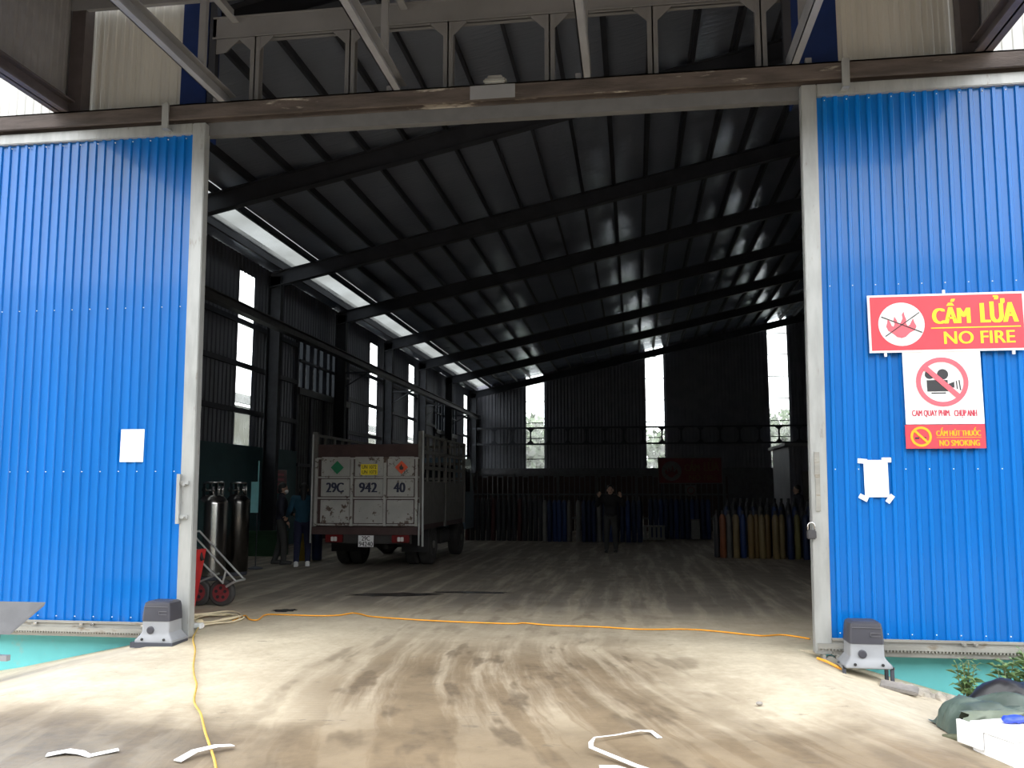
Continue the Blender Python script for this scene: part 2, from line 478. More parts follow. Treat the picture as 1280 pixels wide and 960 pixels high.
    def build(s, name, mat, parent=None, smooth=False, origin=None, fixn=True):
        if fixn:
            bmesh.ops.recalc_face_normals(s.bm, faces=s.bm.faces)
        o = origin
        if o is None and parent is not None:
            q = parent
            o = Vector((0, 0, 0))
            while q is not None:
                o = o + q.location
                q = q.parent
        if o is not None:
            bmesh.ops.translate(s.bm, vec=-Vector(o), verts=s.bm.verts)
        me = bpy.data.meshes.new(name)
        s.bm.to_mesh(me)
        s.bm.free()
        if smooth:
            for p in me.polygons:
                p.use_smooth = True
        me.materials.append(mt[mat] if isinstance(mat, str) else mat)
        ob = bpy.data.objects.new(name, me)
        C.objects.link(ob)
        if parent is not None:
            ob.parent = parent
        elif origin is not None:
            ob.location = origin
        return ob

def smooth_angle(ob, deg=35):
    for p in ob.data.polygons:
        p.use_smooth = True
    ob.data.set_sharp_from_angle(angle=R(deg))
    return ob

def tag(o, label=None, cat=None, group=None, kind=None):
    if label:
        o['label'] = label
    if cat:
        o['category'] = cat
    if group:
        o['group'] = group
    if kind:
        o['kind'] = kind
    return o

def empty(name, loc, label=None, cat=None, group=None, kind=None):
    o = bpy.data.objects.new(name, None)
    C.objects.link(o)
    o.location = loc
    o.empty_display_size = 0.1
    return tag(o, label, cat, group, kind)

def copy_tree(o, parent=None):
    c = o.copy()
    C.objects.link(c)
    if parent is not None:
        c.parent = parent
    for ch in list(o.children):
        copy_tree(ch, c)
    return c

def piece(src, name, parent, loc=(0, 0, 0)):
    """another piece sharing the mesh of src"""
    o = bpy.data.objects.new(name, src.data)
    C.objects.link(o)
    o.parent = parent
    o.location = loc
    return o

def corr(mb, origin, u, v, lu, lv, period=0.105, depth=0.018, prof=None, out=None):
    """corrugated sheet: ribs run along v, repeat along u; out is the side the crests stand on"""
    o, u, v = Vector(origin), Vector(u), Vector(v)
    n = Vector(out) if out is not None else u.cross(v).normalized()
    prof = prof or ((0.0, 0), (0.40, 0), (0.52, 1), (0.88, 1), (1.0, 0))
    xs = []
    k = 0
    while True:
        done = False
        for f, h in prof[:-1]:
            x = (k + f) * period
            if x >= lu:
                done = True
                break
            xs.append((x, h * depth))
        if done:
            break
        k += 1
    xs.append((lu, 0.0))
    lo = [mb.bm.verts.new(o + u * x + n * h) for x, h in xs]
    if callable(lv):
        hi = [mb.bm.verts.new(o + u * x + n * h + v * lv(x)) for x, h in xs]
    else:
        hi = [mb.bm.verts.new(o + u * x + n * h + v * lv) for x, h in xs]
    for i in range(len(xs) - 1):
        mb.bm.faces.new((lo[i], lo[i + 1], hi[i + 1], hi[i]))
    return mb

_tcache = {}
def text_mesh(s, bold):
    key = (s, bold)
    if key in _tcache:
        return _tcache[key]
    cu = bpy.data.curves.new('txt', 'FONT')
    cu.body = s
    cu.size = 1.0
    cu.offset = bold
    cu.resolution_u = 4
    cu.space_character = 1.0 + bold * 2.5
    o = bpy.data.objects.new('txt', cu)
    C.objects.link(o)
    dg = bpy.context.evaluated_depsgraph_get()
    me = bpy.data.meshes.new_from_object(o.evaluated_get(dg))
    bpy.data.objects.remove(o)
    _tcache[key] = me
    return me

def lettering(mb, s, x0, x1, z0, z1, y, bold=0.02):
    """text fitted to a rectangle on the plane y, facing -y"""
    me = text_mesh(s, 0.0)
    dx = bold * 0.8 * (z1 - z0)
    x0, x1 = x0 + dx, x1 - dx
    xs = [v.co.x for v in me.vertices]
    ys = [v.co.y for v in me.vertices]
    ax, bx, ay, by = min(xs), max(xs), min(ys), max(ys)
    sx, sz = (x1 - x0) / (bx - ax), (z1 - z0) / (by - ay)
    m = Matrix(((sx, 0, 0, x0 - ax * sx), (0, 0, 0, y), (0, sz, 0, z0 - ay * sz), (0, 0, 0, 1)))
    for k in ((-1, 0, 1) if bold > 0 else (0,)):
        mb.add_mesh(me, Matrix.Translation((k * dx, -0.0004 * (k + 1), 0)) @ m)
    return mb

def disc(mb, cx, cz, y, r, r_in=0.0, seg=40, t=0.002, a0=0.0, a1=2 * PI):
    """flat disc or ring facing -y"""
    if r_in <= 0:
        mb.poly([(cx + r * math.cos(2 * PI * k / seg), y, cz + r * math.sin(2 * PI * k / seg)) for k in range(seg)], (0, t, 0))
    else:
        for k in range(seg):
            p, q = 2 * PI * k / seg, 2 * PI * (k + 1) / seg
            mb.poly([(cx + rr * math.cos(a), y, cz + rr * math.sin(a)) for rr, a in ((r, p), (r, q), (r_in, q), (r_in, p))], (0, t, 0))
    return mb

ORD = ['', 'first', 'second', 'third', 'fourth', 'fifth', 'sixth', 'seventh', 'eighth', 'ninth', 'tenth', 'eleventh', 'twelfth',
       'thirteenth', 'fourteenth', 'fifteenth', 'sixteenth', 'seventeenth', 'eighteenth', 'nineteenth', 'twentieth', 'twenty-first',
       'twenty-second', 'twenty-third', 'twenty-fourth', 'twenty-fifth', 'twenty-sixth', 'twenty-seventh', 'twenty-eighth']

def smooth(a, b, v):
    t = min(1, max(0, (v - a) / (b - a)))
    return t * t * (3 - 2 * t)

def ground_z(x, y):
    if y > 8.7:
        return 0.0
    z = -0.015 * (8.7 - y)
    if x < -1.45:
        dip = min(0.42, max(0.0, (-4.7 - x) * 0.21))
    else:
        dip = min(0.42, max(0.0, (x - 1.5) * 0.27))
    return z - dip * (0.35 + 0.65 * smooth(4.0, 8.0, y))

ROOF0, SLOPE, RIDGE = 7.45, 0.217, 13.0
def roof_z(x):
    return ROOF0 + SLOPE * (min(x, 2 * RIDGE - x) + 9.0)
FY = 8.75           # face of the front wall
LX = -9.6           # left wall
BY = 50.0           # back wall
RX = 30.0           # right wall
FRAMES = [10.5, 15.8, 21.2, 26.4, 31.8, 37.2, 42.8, 49.6]

# ================================================================== setting: ground and floor
mb = MB()
xs = [-40, -25, -15, -10] + [-8 + 0.25 * i for i in range(65)] + [10, 15, 25, 40]
ys = [-40, -20, -8, -2] + [0.5 + 0.3 * i for i in range(27)] + [8.7]
gv = [[mb.bm.verts.new((x, y, ground_z(x, y) + 0.012 * math.sin(x * 3.1 + y * 2.3) * (1 - smooth(7.8, 8.6, y)))) for x in xs] for y in ys]
for j in range(len(ys) - 1):
    for i in range(len(xs) - 1):
        mb.bm.faces.new((gv[j][i], gv[j][i + 1], gv[j + 1][i + 1], gv[j + 1][i]))
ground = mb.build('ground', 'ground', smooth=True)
tag(ground, kind='structure')
mb = MB()
mb.b6(LX - 0.1, RX, FY - 0.05, BY + 0.1, -0.3, 0.0)
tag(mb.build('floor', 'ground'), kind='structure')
# land behind the building, seen through the windows
mb = MB()
mb.b6(-60, 60, BY + 0.15, 120, -0.6, -0.3)
mb.b6(-60, LX - 0.15, 8.9, BY + 0.15, -0.6, -0.3)
tag(mb.build('ground', 'tarp_olive'), kind='structure')

# ================================================================== front wall
wf = empty('wall_front', (0, FY, 0), kind='structure')
PW = 1.0
def clad(x0, x1, z0, top=None, mat='white_clad', name='cladding_sheet'):
    x = x0
    while x < x1 - 0.01:
        w = min(PW, x1 - x)
        m_ = MB()
        zt = (lambda d, xx=x: roof_z(xx + d) - z0) if top is None else (top - z0)
        corr(m_, (x, FY, z0), (1, 0, 0), (0, 0, 1), w, zt, 0.105, 0.009, out=(0, -1, 0))
        m_.build(name, mat, wf)
        x += w
clad(-9.6, -5.02, 5.40)
clad(2.13, 13.0, 5.40)
clad(13.0, 30.0, 0.0)
clad(-5.02, 2.13, 7.15)
clad(-9.6, -5.02, 0.2, 5.40)
clad(2.13, 13.0, 0.2, 5.40)
for x0, x1 in ((-5.03, -4.72), (1.68, 2.13)):
    m_ = MB()
    m_.b6(x0, x1, FY - 0.03, FY + 0.03, 5.45, 7.1)
    m_.b6(x0 if x0 > 0 else x1 - 0.02, x0 + 0.02 if x0 > 0 else x1, FY, FY + 0.25, 5.45, 7.1)
    m_.build('jamb_trim', 'blue_trim', wf)
# inner lining sheet of the front wall so that daylight only enters through the gate
m_ = MB()
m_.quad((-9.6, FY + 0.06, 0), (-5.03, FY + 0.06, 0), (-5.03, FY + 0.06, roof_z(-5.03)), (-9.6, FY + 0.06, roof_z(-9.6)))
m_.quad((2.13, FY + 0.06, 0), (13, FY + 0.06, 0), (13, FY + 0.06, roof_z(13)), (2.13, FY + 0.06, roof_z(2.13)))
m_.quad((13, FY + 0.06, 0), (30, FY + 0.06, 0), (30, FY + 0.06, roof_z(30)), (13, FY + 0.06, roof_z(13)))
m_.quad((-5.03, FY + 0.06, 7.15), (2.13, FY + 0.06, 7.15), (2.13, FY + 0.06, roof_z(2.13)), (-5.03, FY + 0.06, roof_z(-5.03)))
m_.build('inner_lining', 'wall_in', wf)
# cyan plinth under the doors
m_ = MB()
m_.b6(-12, -4.75, FY - 0.06, FY + 0.1, -0.9, 0.25)
m_.build('plinth', 'cyan', wf)
m_ = MB()
m_.b6(1.75, 13, FY - 0.06, FY + 0.1, -0.9, 0.25)
m_.build('plinth', 'cyan', wf)

# ladder girder over the gate, seen above the rail
gy = FY + 0.02
m_ = MB()
m_.b6(-4.66, 2.1, gy - 0.07, gy + 0.07, 6.58, 6.60)
m_.b6(-4.66, 2.1, gy - 0.07, gy + 0.07, 6.82, 6.84)
m_.b6(-4.66, 2.1, gy - 0.01, gy + 0.01, 6.58, 6.84)
m_.b6(-4.66, 2.1, gy - 0.06, gy - 0.05, 6.58, 6.84)
m_.build('girder_chord', 'grey_steel', wf)
for x in (-4.15, -3.04, -1.93, -0.82, 0.27, 1.38):
    m_ = MB()
    m_.b6(x - 0.055, x + 0.055, gy - 0.05, gy - 0.038, 5.55, 6.58)
    m_.b6(x - 0.055, x + 0.055, gy + 0.038, gy + 0.05, 5.55, 6.58)
    m_.b6(x - 0.008, x + 0.008, gy - 0.05, gy + 0.05, 5.55, 6.58)
    post = m_.build('girder_post', 'grey_steel', wf)
    for sgn in (-1, 1):
        g_ = MB()
        xa = x + sgn * 0.05
        g_.poly([(xa, gy - 0.045, 6.58), (xa + sgn * 0.15, gy - 0.045, 6.58), (xa + sgn * 0.15, gy - 0.045, 6.565), (xa, gy - 0.045, 6.42)], (0, 0.012, 0))
        g_.build('gusset_plate', 'grey_steel', post)
# end scallop at the left end of the chord
m_ = MB()
m_.poly([(-4.66, gy - 0.05, 6.6), (-4.3, gy - 0.05, 6.6), (-4.42, gy - 0.05, 6.5), (-4.5, gy - 0.05, 6.42), (-4.66, gy - 0.05, 6.40)], (0, 0.015, 0))
m_.build('gusset_plate', 'grey_steel', wf)
m_ = MB()
m_.b6(-4.70, -4.62, gy - 0.06, gy + 0.02, 5.55, 7.15)
m_.b6(1.60, 1.68, gy - 0.06, gy + 0.02, 5.55, 7.15)
m_.build('jamb_post', 'dark_steel', wf)
m_ = MB()
m_.b6(-4.75, 1.72, 8.56, 8.66, 5.37, 5.52)
m_.build('lintel_tube', 'lintel', wf)

# ================================================================== sliding rail over the gate
rail = empty('sliding_door_track', (-1.45, 8.45, 5.51), 'long rust-brown steel track carrying both blue sliding doors', 'track')
m_ = MB()
m_.b6(-9.2, 6.8, 8.40, 8.55, 5.66, 5.675)
m_.b6(-9.2, 6.8, 8.53, 8.55, 5.51, 5.675)
m_.b6(-9.2, 6.8, 8.40, 8.415, 5.525, 5.675)
m_.b6(-9.2, 6.8, 8.40, 8.44, 5.51, 5.525)
m_.build('channel', 'rust', rail)
m_ = MB()
m_.b6(-1.62, -1.15, 8.392, 8.41, 5.515, 5.66)
tag(m_.build('joint_plate', 'grey_steel', rail), 'pale grey joint plate')
m_ = MB()
m_.box((-1.36, 8.42, 5.705), (0.24, 0.1, 0.06), None, 0.018)
m_.box((-1.36, 8.42, 5.74), (0.16, 0.09, 0.04), None, 0.01)
tag(m_.build('junction_box', 'galv', rail), 'small pale box')
for x in (-4.45, -2.5, -0.5, 1.78):
    m_ = MB()
    m_.b6(x - 0.03, x + 0.03, 8.44, 8.5, 5.67, 5.75)
    m_.build('cleat', 'grey_steel', rail)

# ================================================================== sliding doors
def shear(root, k):
    for o in root.children_recursive:
        if o.type == 'MESH':
            for v in o.data.vertices:
                v.co.x += k * v.co.z

def sliding_door(n, xa, xb, lead, k, label_):
    """xa..xb extent; lead = x of the gate-side edge; frame round corrugated blue sheets"""
    d = empty('door_%d' % n, (0, 8.55, 0), kind='structure')
    ya, yb = 8.49, 8.59
    inner = 1 if lead == xb else -1
    fr = MB()
    # lead post, mitred top tube
    a, b = (lead - 0.15, lead) if inner > 0 else (lead, lead + 0.15)
    fr.b6(a, b, ya - 0.01, yb, 0.0, 5.49, 0.008)
    fr.build('frame_post', 'galv', d)
    fr = MB()
    fx0, fx1 = (xa, lead - 0.15) if inner > 0 else (lead + 0.15, xb)
    fr.b6(fx0, fx1, ya - 0.01, yb, 5.37, 5.49, 0.008)
    fr.build('frame_top', 'galv', d)
    fr = MB()
    zt = 0.17 if n == 1 else 0.20
    fr.b6(fx0, fx1, ya - 0.005, yb, -0.01, 0.13, 0.006)
    fr.b6(fx0, fx1, ya - 0.02, ya - 0.005, 0.125, 0.15)
    fr.build('frame_bottom', 'galv_worn', d)
    far = MB()
    p0 = xa if inner > 0 else xb - 0.12
    far.b6(p0, p0 + 0.12, ya, yb, 0.0, 5.49)
    far.build('frame_post', 'galv', d)
    # sheets one metre wide
    x = lead - 0.15 if inner > 0 else lead + 0.15
    end = xa + 0.1 if inner > 0 else xb - 0.1
    while abs(x - end) > 0.05:
        w = min(1.05, abs(x - end))
        x0 = x - w if inner > 0 else x
        s_ = MB()
        corr(s_, (x0, 8.535, 0.13), (1, 0, 0), (0, 0, 1), w, 5.24, 0.105, 0.020, ((0, 0), (0.52, 0), (0.62, 1), (0.90, 1), (1.0, 0)), out=(0, -1, 0))
        s_.build('cladding_sheet', 'blue', d)
        x = x0 if inner > 0 else x + w
    # screw heads
    sc = MB()
    xx = min(fx0, fx1) + 0.08
    while xx < max(fx0, fx1):
        for z in (0.19, 1.69, 3.45, 5.33):
            sc.box((xx, 8.513, z), (0.009, 0.010, 0.009))
        xx += 0.21
    sc.build('screw_heads', 'screw', d)['kind'] = 'stuff'
    # hanger straps up to the track
    for hx in ((-4.93, -7.6) if n == 1 else (2.03, 4.9)):
        h = MB()
        h.b6(hx - 0.035, hx + 0.035, 8.372, 8.398, 5.40, 5.69)
        h.b6(hx - 0.035, hx + 0.035, 8.372, 8.5, 5.40, 5.42)
        h.build('hanger_strap', 'galv', d)
    return d

door1 = sliding_door(1, -8.4, -4.51, -4.51, 0, '')
door2 = sliding_door(2, 1.62, 5.4, 1.62, 0, '')
# gear rack with teeth along the foot of each door
for d, x0, x1, zr in ((door1, -7.9, -4.95, 0.04), (door2, 1.64, 5.0, 0.055)):
    g = MB()
    g.b6(x0, x1, 8.455, 8.483, zr, zr + 0.045)
    x = x0
    while x < x1:
        g.b6(x, x + 0.014, 8.458, 8.48, zr - 0.016, zr)
        x += 0.03
    g.build('gear_rack', 'galv_worn', d)
    for bx in ([-6.2, -5.68, -5.56, -5.0] if d is door1 else [2.9, 3.0, 3.62, 3.9]):
        b = MB()
        b.box((bx, 8.46, 0.12), (0.035, 0.03, 0.02))
        b.lathe([(0.012, -0.02), (0.012, 0.0), (0.006, 0.0)], (bx, 8.455, 0.12), 8, 'y')
        b.build('rack_bolt', 'chrome' if d is door1 else 'galv_worn', d)
# latch plate on the left door post
m_ = MB()
m_.b6(-4.68, -4.645, 8.44, 8.475, 1.15, 1.66)
m_.b6(-4.66, -4.56, 8.46, 8.48, 1.2, 1.24)
m_.b6(-4.66, -4.56, 8.46, 8.48, 1.55, 1.59)
m_.lathe([(0.016, -0.03), (0.016, 0), (0.008, 0)], (-4.6, 8.462, 1.55), 8, 'y')
m_.lathe([(0.016, -0.03), (0.016, 0), (0.008, 0)], (-4.6, 8.462, 1.22), 8, 'y')
m_.build('latch_plate', 'galv', door1)
m_ = MB()
m_.b6(1.66, 1.70, 8.465, 8.482, 1.3, 1.62)
m_.b6(1.655, 1.70, 8.465, 8.48, 1.62, 1.85)
m_.build('latch_plate', 'galv_worn', door2)
# carriage wheels under the right door
m_ = MB()
m_.b6(1.68, 1.71, 8.46, 8.56, -0.13, 0.0)
m_.b6(1.80, 1.83, 8.46, 8.56, -0.13, 0.0)
m_.lathe([(0.05, -0.03), (0.055, -0.03), (0.055, 0.03), (0.05, 0.03)], (1.755, 8.5, -0.07), 14, 'y')
m_.build('guide_wheel', 'galv_worn', door2)
shear(door1, -0.012)
shear(door2, 0.015)

# ================================================================== canopy over the gate
can = empty('canopy', (-1.43, 7.2, 5.67), 'grey steel canopy boxed in with ribbed side sheets above the gate', 'canopy')
CY0 = 5.7
for x in (-4.36, -2.41, -0.41, 1.64):
    m_ = MB()
    m_.b6(x - 0.04, x + 0.04, CY0, FY - 0.1, 5.675, 5.69)
    m_.b6(x - 0.04, x + 0.04, CY0, FY - 0.1, 5.835, 5.85)
    m_.b6(x - 0.04, x - 0.028, CY0, FY - 0.1, 5.675, 5.85)
    m_.build('bottom_chord', 'grey_steel', can)
    m_ = MB()
    m_.b6(x - 0.04, x + 0.04, CY0, FY - 0.1, 6.72, 6.735)
    m_.b6(x - 0.04, x - 0.028, CY0, FY - 0.1, 6.72, 6.88)
    m_.build('top_chord', 'grey_steel', can)
    m_ = MB()
    m_.b6(x - 0.035, x + 0.035, 7.92, 7.98, 5.85, 6.72)
    m_.build('web_post', 'grey_steel', can)
for x, sgn in ((-6.27, -1), (3.40, 1)):
    m_ = MB()
    m_.b6(x - 0.08, x + 0.08, CY0, FY - 0.1, 5.68, 5.70)
    m_.b6(x - 0.08, x + 0.08, CY0, FY - 0.1, 5.84, 5.86)
    m_.b6(x - 0.01, x + 0.01, CY0, FY - 0.1, 5.68, 5.86)
    m_.build('side_beam', 'brown_steel', can)
    y = CY0
    while y < FY - 0.15:
        w = min(1.0, FY - 0.1 - y)
        m_ = MB()
        corr(m_, (x + sgn * 0.06, y, 5.86), (0, 1, 0), (0, 0, 1), w, 1.45, 0.105, 0.014, out=(-sgn, 0, 0))
        m_.build('side_sheet', 'canopy_clad', can)
        y += w
    m_ = MB()
    m_.b6(x - 0.02 if sgn < 0 else x - 0.15, x + 0.15 if sgn < 0 else x + 0.02, FY - 0.22, FY - 0.06, 5.7, 7.1)
    m_.build('corner_post', 'brown_steel', can)
for k in range(9):
    x0 = -6.4 + k * 1.1
    m_ = MB()
    corr(m_, (x0, CY0 - 0.1, 7.13), (1, 0, 0), (0, 1, 0), 1.1, FY - CY0 + 0.05, 0.105, 0.014, out=(0, 0, 1))
    m_.build('roof_sheet', 'canopy_clad', can)
for y in (5.75, 6.7, 7.7, 8.55):
    m_ = MB()
    m_.b6(-6.3, 3.45, y - 0.03, y + 0.03, 6.95, 7.11)
    m_.build('purlin', 'grey_steel', can)
m_ = MB()
corr(m_, (-6.35, CY0, 5.7), (1, 0, 0), (0, 0, 1), 9.8, 1.6, 0.105, 0.014, out=(0, -1, 0))
m_.build('fascia', 'canopy_clad', can)

# ================================================================== roof
ceil = empty('ceiling', (0, 30, 8), kind='structure')
m_ = MB()
xs = []
px = -9.05
PX = [-9.05 + 0.79 * k for k in range(28)]
x = LX - 0.15
cols = [x]
for p in PX:
    cols += [p + 0.79 * f for f in (0, 0.25, 0.5, 0.75)]
cols = [c for c in cols if c <= RIDGE] + [RIDGE]
rows = [FY + 0.28 * i for i in range(int((BY + 0.1 - FY) / 0.28) + 1)] + [BY + 0.1]
def sag(x, y):
    fx = ((x + 9.05) / 0.79) % 1.0
    s1 = -0.018 * math.sin(PI * fx) ** 2 if x > -9.05 else 0
    s2 = 0.010 * math.sin(y * 2.37 + x * 0.6) + 0.006 * math.sin(y * 5.3 - x * 1.7)
    return s1 + s2
g = [[m_.bm.verts.new((x, y, roof_z(x) + sag(x, y))) for x in cols] for y in rows]
for j in range(len(rows) - 1):
    for i in range(len(cols) - 1):
        if -9.06 < (cols[i] + cols[i + 1]) / 2 < -8.26:
            continue                                      # strip left for the added translucent sheets
        m_.bm.faces.new((g[j][i], g[j][i + 1], g[j + 1][i + 1], g[j + 1][i]))
m_.build('roof_lining', 'foil', ceil, smooth=True)
m_ = MB()
m_.quad((LX - 0.15, FY, roof_z(LX) + 0.1), (-9.06, FY, roof_z(-9.1) + 0.12), (-9.06, BY + .1, roof_z(-9.1) + 0.12), (LX - 0.15, BY + .1, roof_z(LX) + 0.1))
m_.quad((-8.25, FY, roof_z(-8.2) + 0.12), (RIDGE, FY, roof_z(RIDGE) + 0.12), (RIDGE, BY + .1, roof_z(RIDGE) + 0.12), (-8.25, BY + .1, roof_z(-8.2) + 0.12))
for xq in (-8.24, -9.07):
    m_.quad((xq, FY, roof_z(xq) - 0.03), (xq, BY, roof_z(xq) - 0.03), (xq, BY, roof_z(xq) + 0.14), (xq, FY, roof_z(xq) + 0.14))
m_.quad((RIDGE, FY, roof_z(RIDGE) + 0.12), (RX, FY, roof_z(RX) + 0.12), (RX, BY + .1, roof_z(RX) + 0.12), (RIDGE, BY + .1, roof_z(RIDGE) + 0.12))
m_.build('roof_sheeting', 'grey_steel', ceil)
FR2 = [FY] + FRAMES
for a, b in zip(FR2, FR2[1:]):
    m_ = MB()
    n = 4
    for i in range(n):
        y0, y1 = a + (b - a) * i / n, a + (b - a) * (i + 1) / n
        m_.quad((-9.08, y0, roof_z(-9.08) + 0.03), (-8.23, y0, roof_z(-8.23) + 0.03), (-8.23, y1, roof_z(-8.23) + 0.03), (-9.08, y1, roof_z(-9.08) + 0.03))
    tag(m_.build('foil_glint_strip', 'glint_sheet', ceil, smooth=True), 'added translucent sheet for foil glints')
src = None
for x in PX:
    if x > 12.5:
        break
    if src is None:
        m_ = MB()
        m_.b6(x - 0.03, x - 0.015, FY + 0.1, BY, roof_z(x) - 0.20, roof_z(x) - 0.02)
        m_.b6(x - 0.03, x + 0.03, FY + 0.1, BY, roof_z(x) - 0.21, roof_z(x) - 0.195)
        m_.b6(x - 0.08, x - 0.015, FY + 0.1, BY, roof_z(x) - 0.035, roof_z(x) - 0.02)
        src = m_.build('purlin', 'dark_steel', ceil)
    else:
        piece(src, 'purlin', ceil, (x - PX[0], 0, roof_z(x) - roof_z(PX[0])))
rsrc = None
for y in FRAMES:
    if rsrc is None:
        m_ = MB()
        def raf(x0, x1, top, bot, w):
            m_.poly([(x0, y - w / 2, roof_z(x0) - top), (x1, y - w / 2, roof_z(x1) - top), (x1, y - w / 2, roof_z(x1) - bot), (x0, y - w / 2, roof_z(x0) - bot)], (0, w, 0))
        raf(-9.4, RIDGE, 0.20, 0.215, 0.2)
        raf(-9.4, RIDGE, 0.20, 0.58, 0.012)
        raf(-9.4, RIDGE, 0.58, 0.595, 0.2)
        rsrc = m_.build('rafter', 'dark_steel', ceil)
    else:
        piece(rsrc, 'rafter', ceil, (0, y - FRAMES[0], 0))

# ================================================================== walls of the hall
wl = empty('wall_left', (LX, 30, 0), kind='structure')
WIN_L = [(19.8, 20.65), (30.55, 31.45), (36.1, 37.0), (48.4, 49.35)]
DOORS_L = [(23.5, 28.0), (40.9, 46.0)]
ZL, ZH = 2.58, 6.9
def left_sheet(y0, y1, z0, z1, name='wall_sheet'):
    m_ = MB()
    corr(m_, (LX, y0, z0), (0, 1, 0), (0, 0, 1), y1 - y0, z1 - z0, 0.2, 0.022, out=(1, 0, 0))
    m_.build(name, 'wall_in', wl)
edges = [FY]
for a, b in sorted(WIN_L + DOORS_L):
    edges += [a, b]
edges.append(BY)
topz = roof_z(LX)
for i in range(0, len(edges), 2):
    y0, y1 = edges[i], edges[i + 1]
    k = max(1, round((y1 - y0) / 2.1))
    for j in range(k):
        left_sheet(y0 + (y1 - y0) * j / k, y0 + (y1 - y0) * (j + 1) / k, ZL - 0.02, topz)
for a, b in WIN_L:
    left_sheet(a, b, ZH, topz)
for a, b in DOORS_L:
    left_sheet(a, b, 6.0, topz)
e2 = [FY]
for a, b in DOORS_L:
    e2 += [a, b]
e2.append(BY)
for i in range(0, len(e2), 2):
    m_ = MB()
    m_.b6(LX - 0.1, LX + 0.12, e2[i], e2[i + 1], 0, ZL)
    m_.build('dado_wall', 'teal', wl)
for z in (3.42, 4.55, 5.62):
    for i in range(0, len(e2), 2):
        m_ = MB()
        m_.b6(LX + 0.03, LX + 0.10, e2[i], e2[i + 1], z - 0.06, z + 0.06)
        m_.build('girt', 'dark_steel', wl)
csrc = None
for y in FRAMES:
    if csrc is None:
        m_ = MB()
        x0, x1 = -9.42, -9.08
        zt = roof_z(-9.3) - 0.3
        m_.b6(x0, x0 + 0.015, y - 0.1, y + 0.1, 0, zt)
        m_.b6(x1 - 0.015, x1, y - 0.1, y + 0.1, 0, zt)
        m_.b6(x0, x1, y - 0.006, y + 0.006, 0, zt)
        csrc = m_.build('column', 'column_steel', wl)
    else:
        piece(csrc, 'column', wl, (0, y - FRAMES[0], 0))
# long eaves runway beam carried on the columns
m_ = MB()
m_.b6(-9.08, -8.86, 15.8, BY - 0.1, 5.56, 5.58)
m_.b6(-9.08, -8.86, 15.8, BY - 0.1, 5.76, 5.78)
m_.b6(-8.98, -8.96, 15.8, BY - 0.1, 5.56, 5.78)
m_.build('runway_beam', 'rail_grey', wl)
for y in (26.4, 31.8, 37.2, 42.8):
    m_ = MB()
    m_.beam((-9.1, y, 5.2), (-8.2, y - 0.1, 5.2), 0.05, 0.05)
    m_.beam((-9.1, y, 4.75), (-8.35, y - 0.08, 5.18), 0.035, 0.035)
    m_.build('wall_bracket', 'dark_steel', wl)
# window sheets
for n, (a, b) in enumerate(WIN_L, 1):
    w = empty('window_%d' % n, (LX, (a + b) / 2, ZL), kind='structure')
    zs = [ZL, 3.42, 4.55, 5.62, ZH]
    for z0, z1 in zip(zs, zs[1:]):
        m_ = MB()
        corr(m_, (LX, a, z0 + 0.01), (0, 1, 0), (0, 0, 1), b - a, z1 - z0 - 0.02, 0.1, 0.018, out=(1, 0, 0))
        m_.build('pane', 'pane', w)
    for z in zs[1:-1]:
        m_ = MB()
        m_.b6(LX + 0.03, LX + 0.09, a, b, z - 0.035, z + 0.035)
        m_.build('cross_bar', 'dark_steel', w)
# side doors with clerestory lights
for n, (a, b) in zip((3, 4), DOORS_L):
    d = empty('door_%d' % n, (LX, (a + b) / 2, 0), kind='structure')
    k = 4
    for i in range(k):
        y0, y1 = a + (b - a) * i / k, a + (b - a) * (i + 1) / k
        m_ = MB()
        corr(m_, (LX + 0.02, y0 + 0.04, 0), (0, 1, 0), (0, 0, 1), y1 - y0 - 0.04, 4.35, 0.2, 0.03, out=(1, 0, 0))
        m_.build('door_panel', 'rail_grey', d)
        m_ = MB()
        m_.b6(LX - 0.01, LX + 0.01, y0, y1, 4.3, 6.05)
        m_.build('pane', 'pane_dull', d)
    for i in range(k + 1):
        y0 = a + (b - a) * i / k
        m_ = MB()
        m_.b6(LX + 0.01, LX + 0.1, y0 - 0.06, y0 + 0.06, 0, 6.0)
        m_.build('mullion', 'dark_steel', d)
        if i < k:
            m_ = MB()
            m_.b6(LX + 0.01, LX + 0.08, y0 + (b - a) / k / 2 - 0.04, y0 + (b - a) / k / 2 + 0.04, 4.45, 5.95)
            m_.build('mullion', 'dark_steel', d)
    for z, h in ((4.32, 0.2), (5.92, 0.12), (5.2, 0.06), (2.2, 0.08)):
        m_ = MB()
        m_.b6(LX + 0.05, LX + 0.16, a, b, z - h / 2, z + h / 2)
        m_.build('rail', 'rail_grey' if h == 0.2 else 'dark_steel', d)

wb = empty('wall_back', (0, BY, 0), kind='structure')
WIN_B = [(-6.19, -5.14), (0.74, 1.76), (7.62, 8.68)]
eb = [LX]
for a, b in WIN_B:
    eb += [a, b]
eb.append(RIDGE)
for i in range(0, len(eb), 2):
    x0, x1 = eb[i], eb[i + 1]
    k = max(1, round((x1 - x0) / 2.1))
    for j in range(k):
        xa, xb = x0 + (x1 - x0) * j / k, x0 + (x1 - x0) * (j + 1) / k
        m_ = MB()
        corr(m_, (xa, BY, 2.7), (1, 0, 0), (0, 0, 1), xb - xa, lambda d, q=xa: roof_z(q + d) + 0.1 - 2.7, 0.2, 0.022, out=(0, -1, 0))
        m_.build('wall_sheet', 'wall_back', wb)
m_ = MB()
m_.quad((RIDGE, BY, 0), (RX, BY, 0), (RX, BY, roof_z(RX) + .1), (RIDGE, BY, roof_z(RIDGE) + .1))
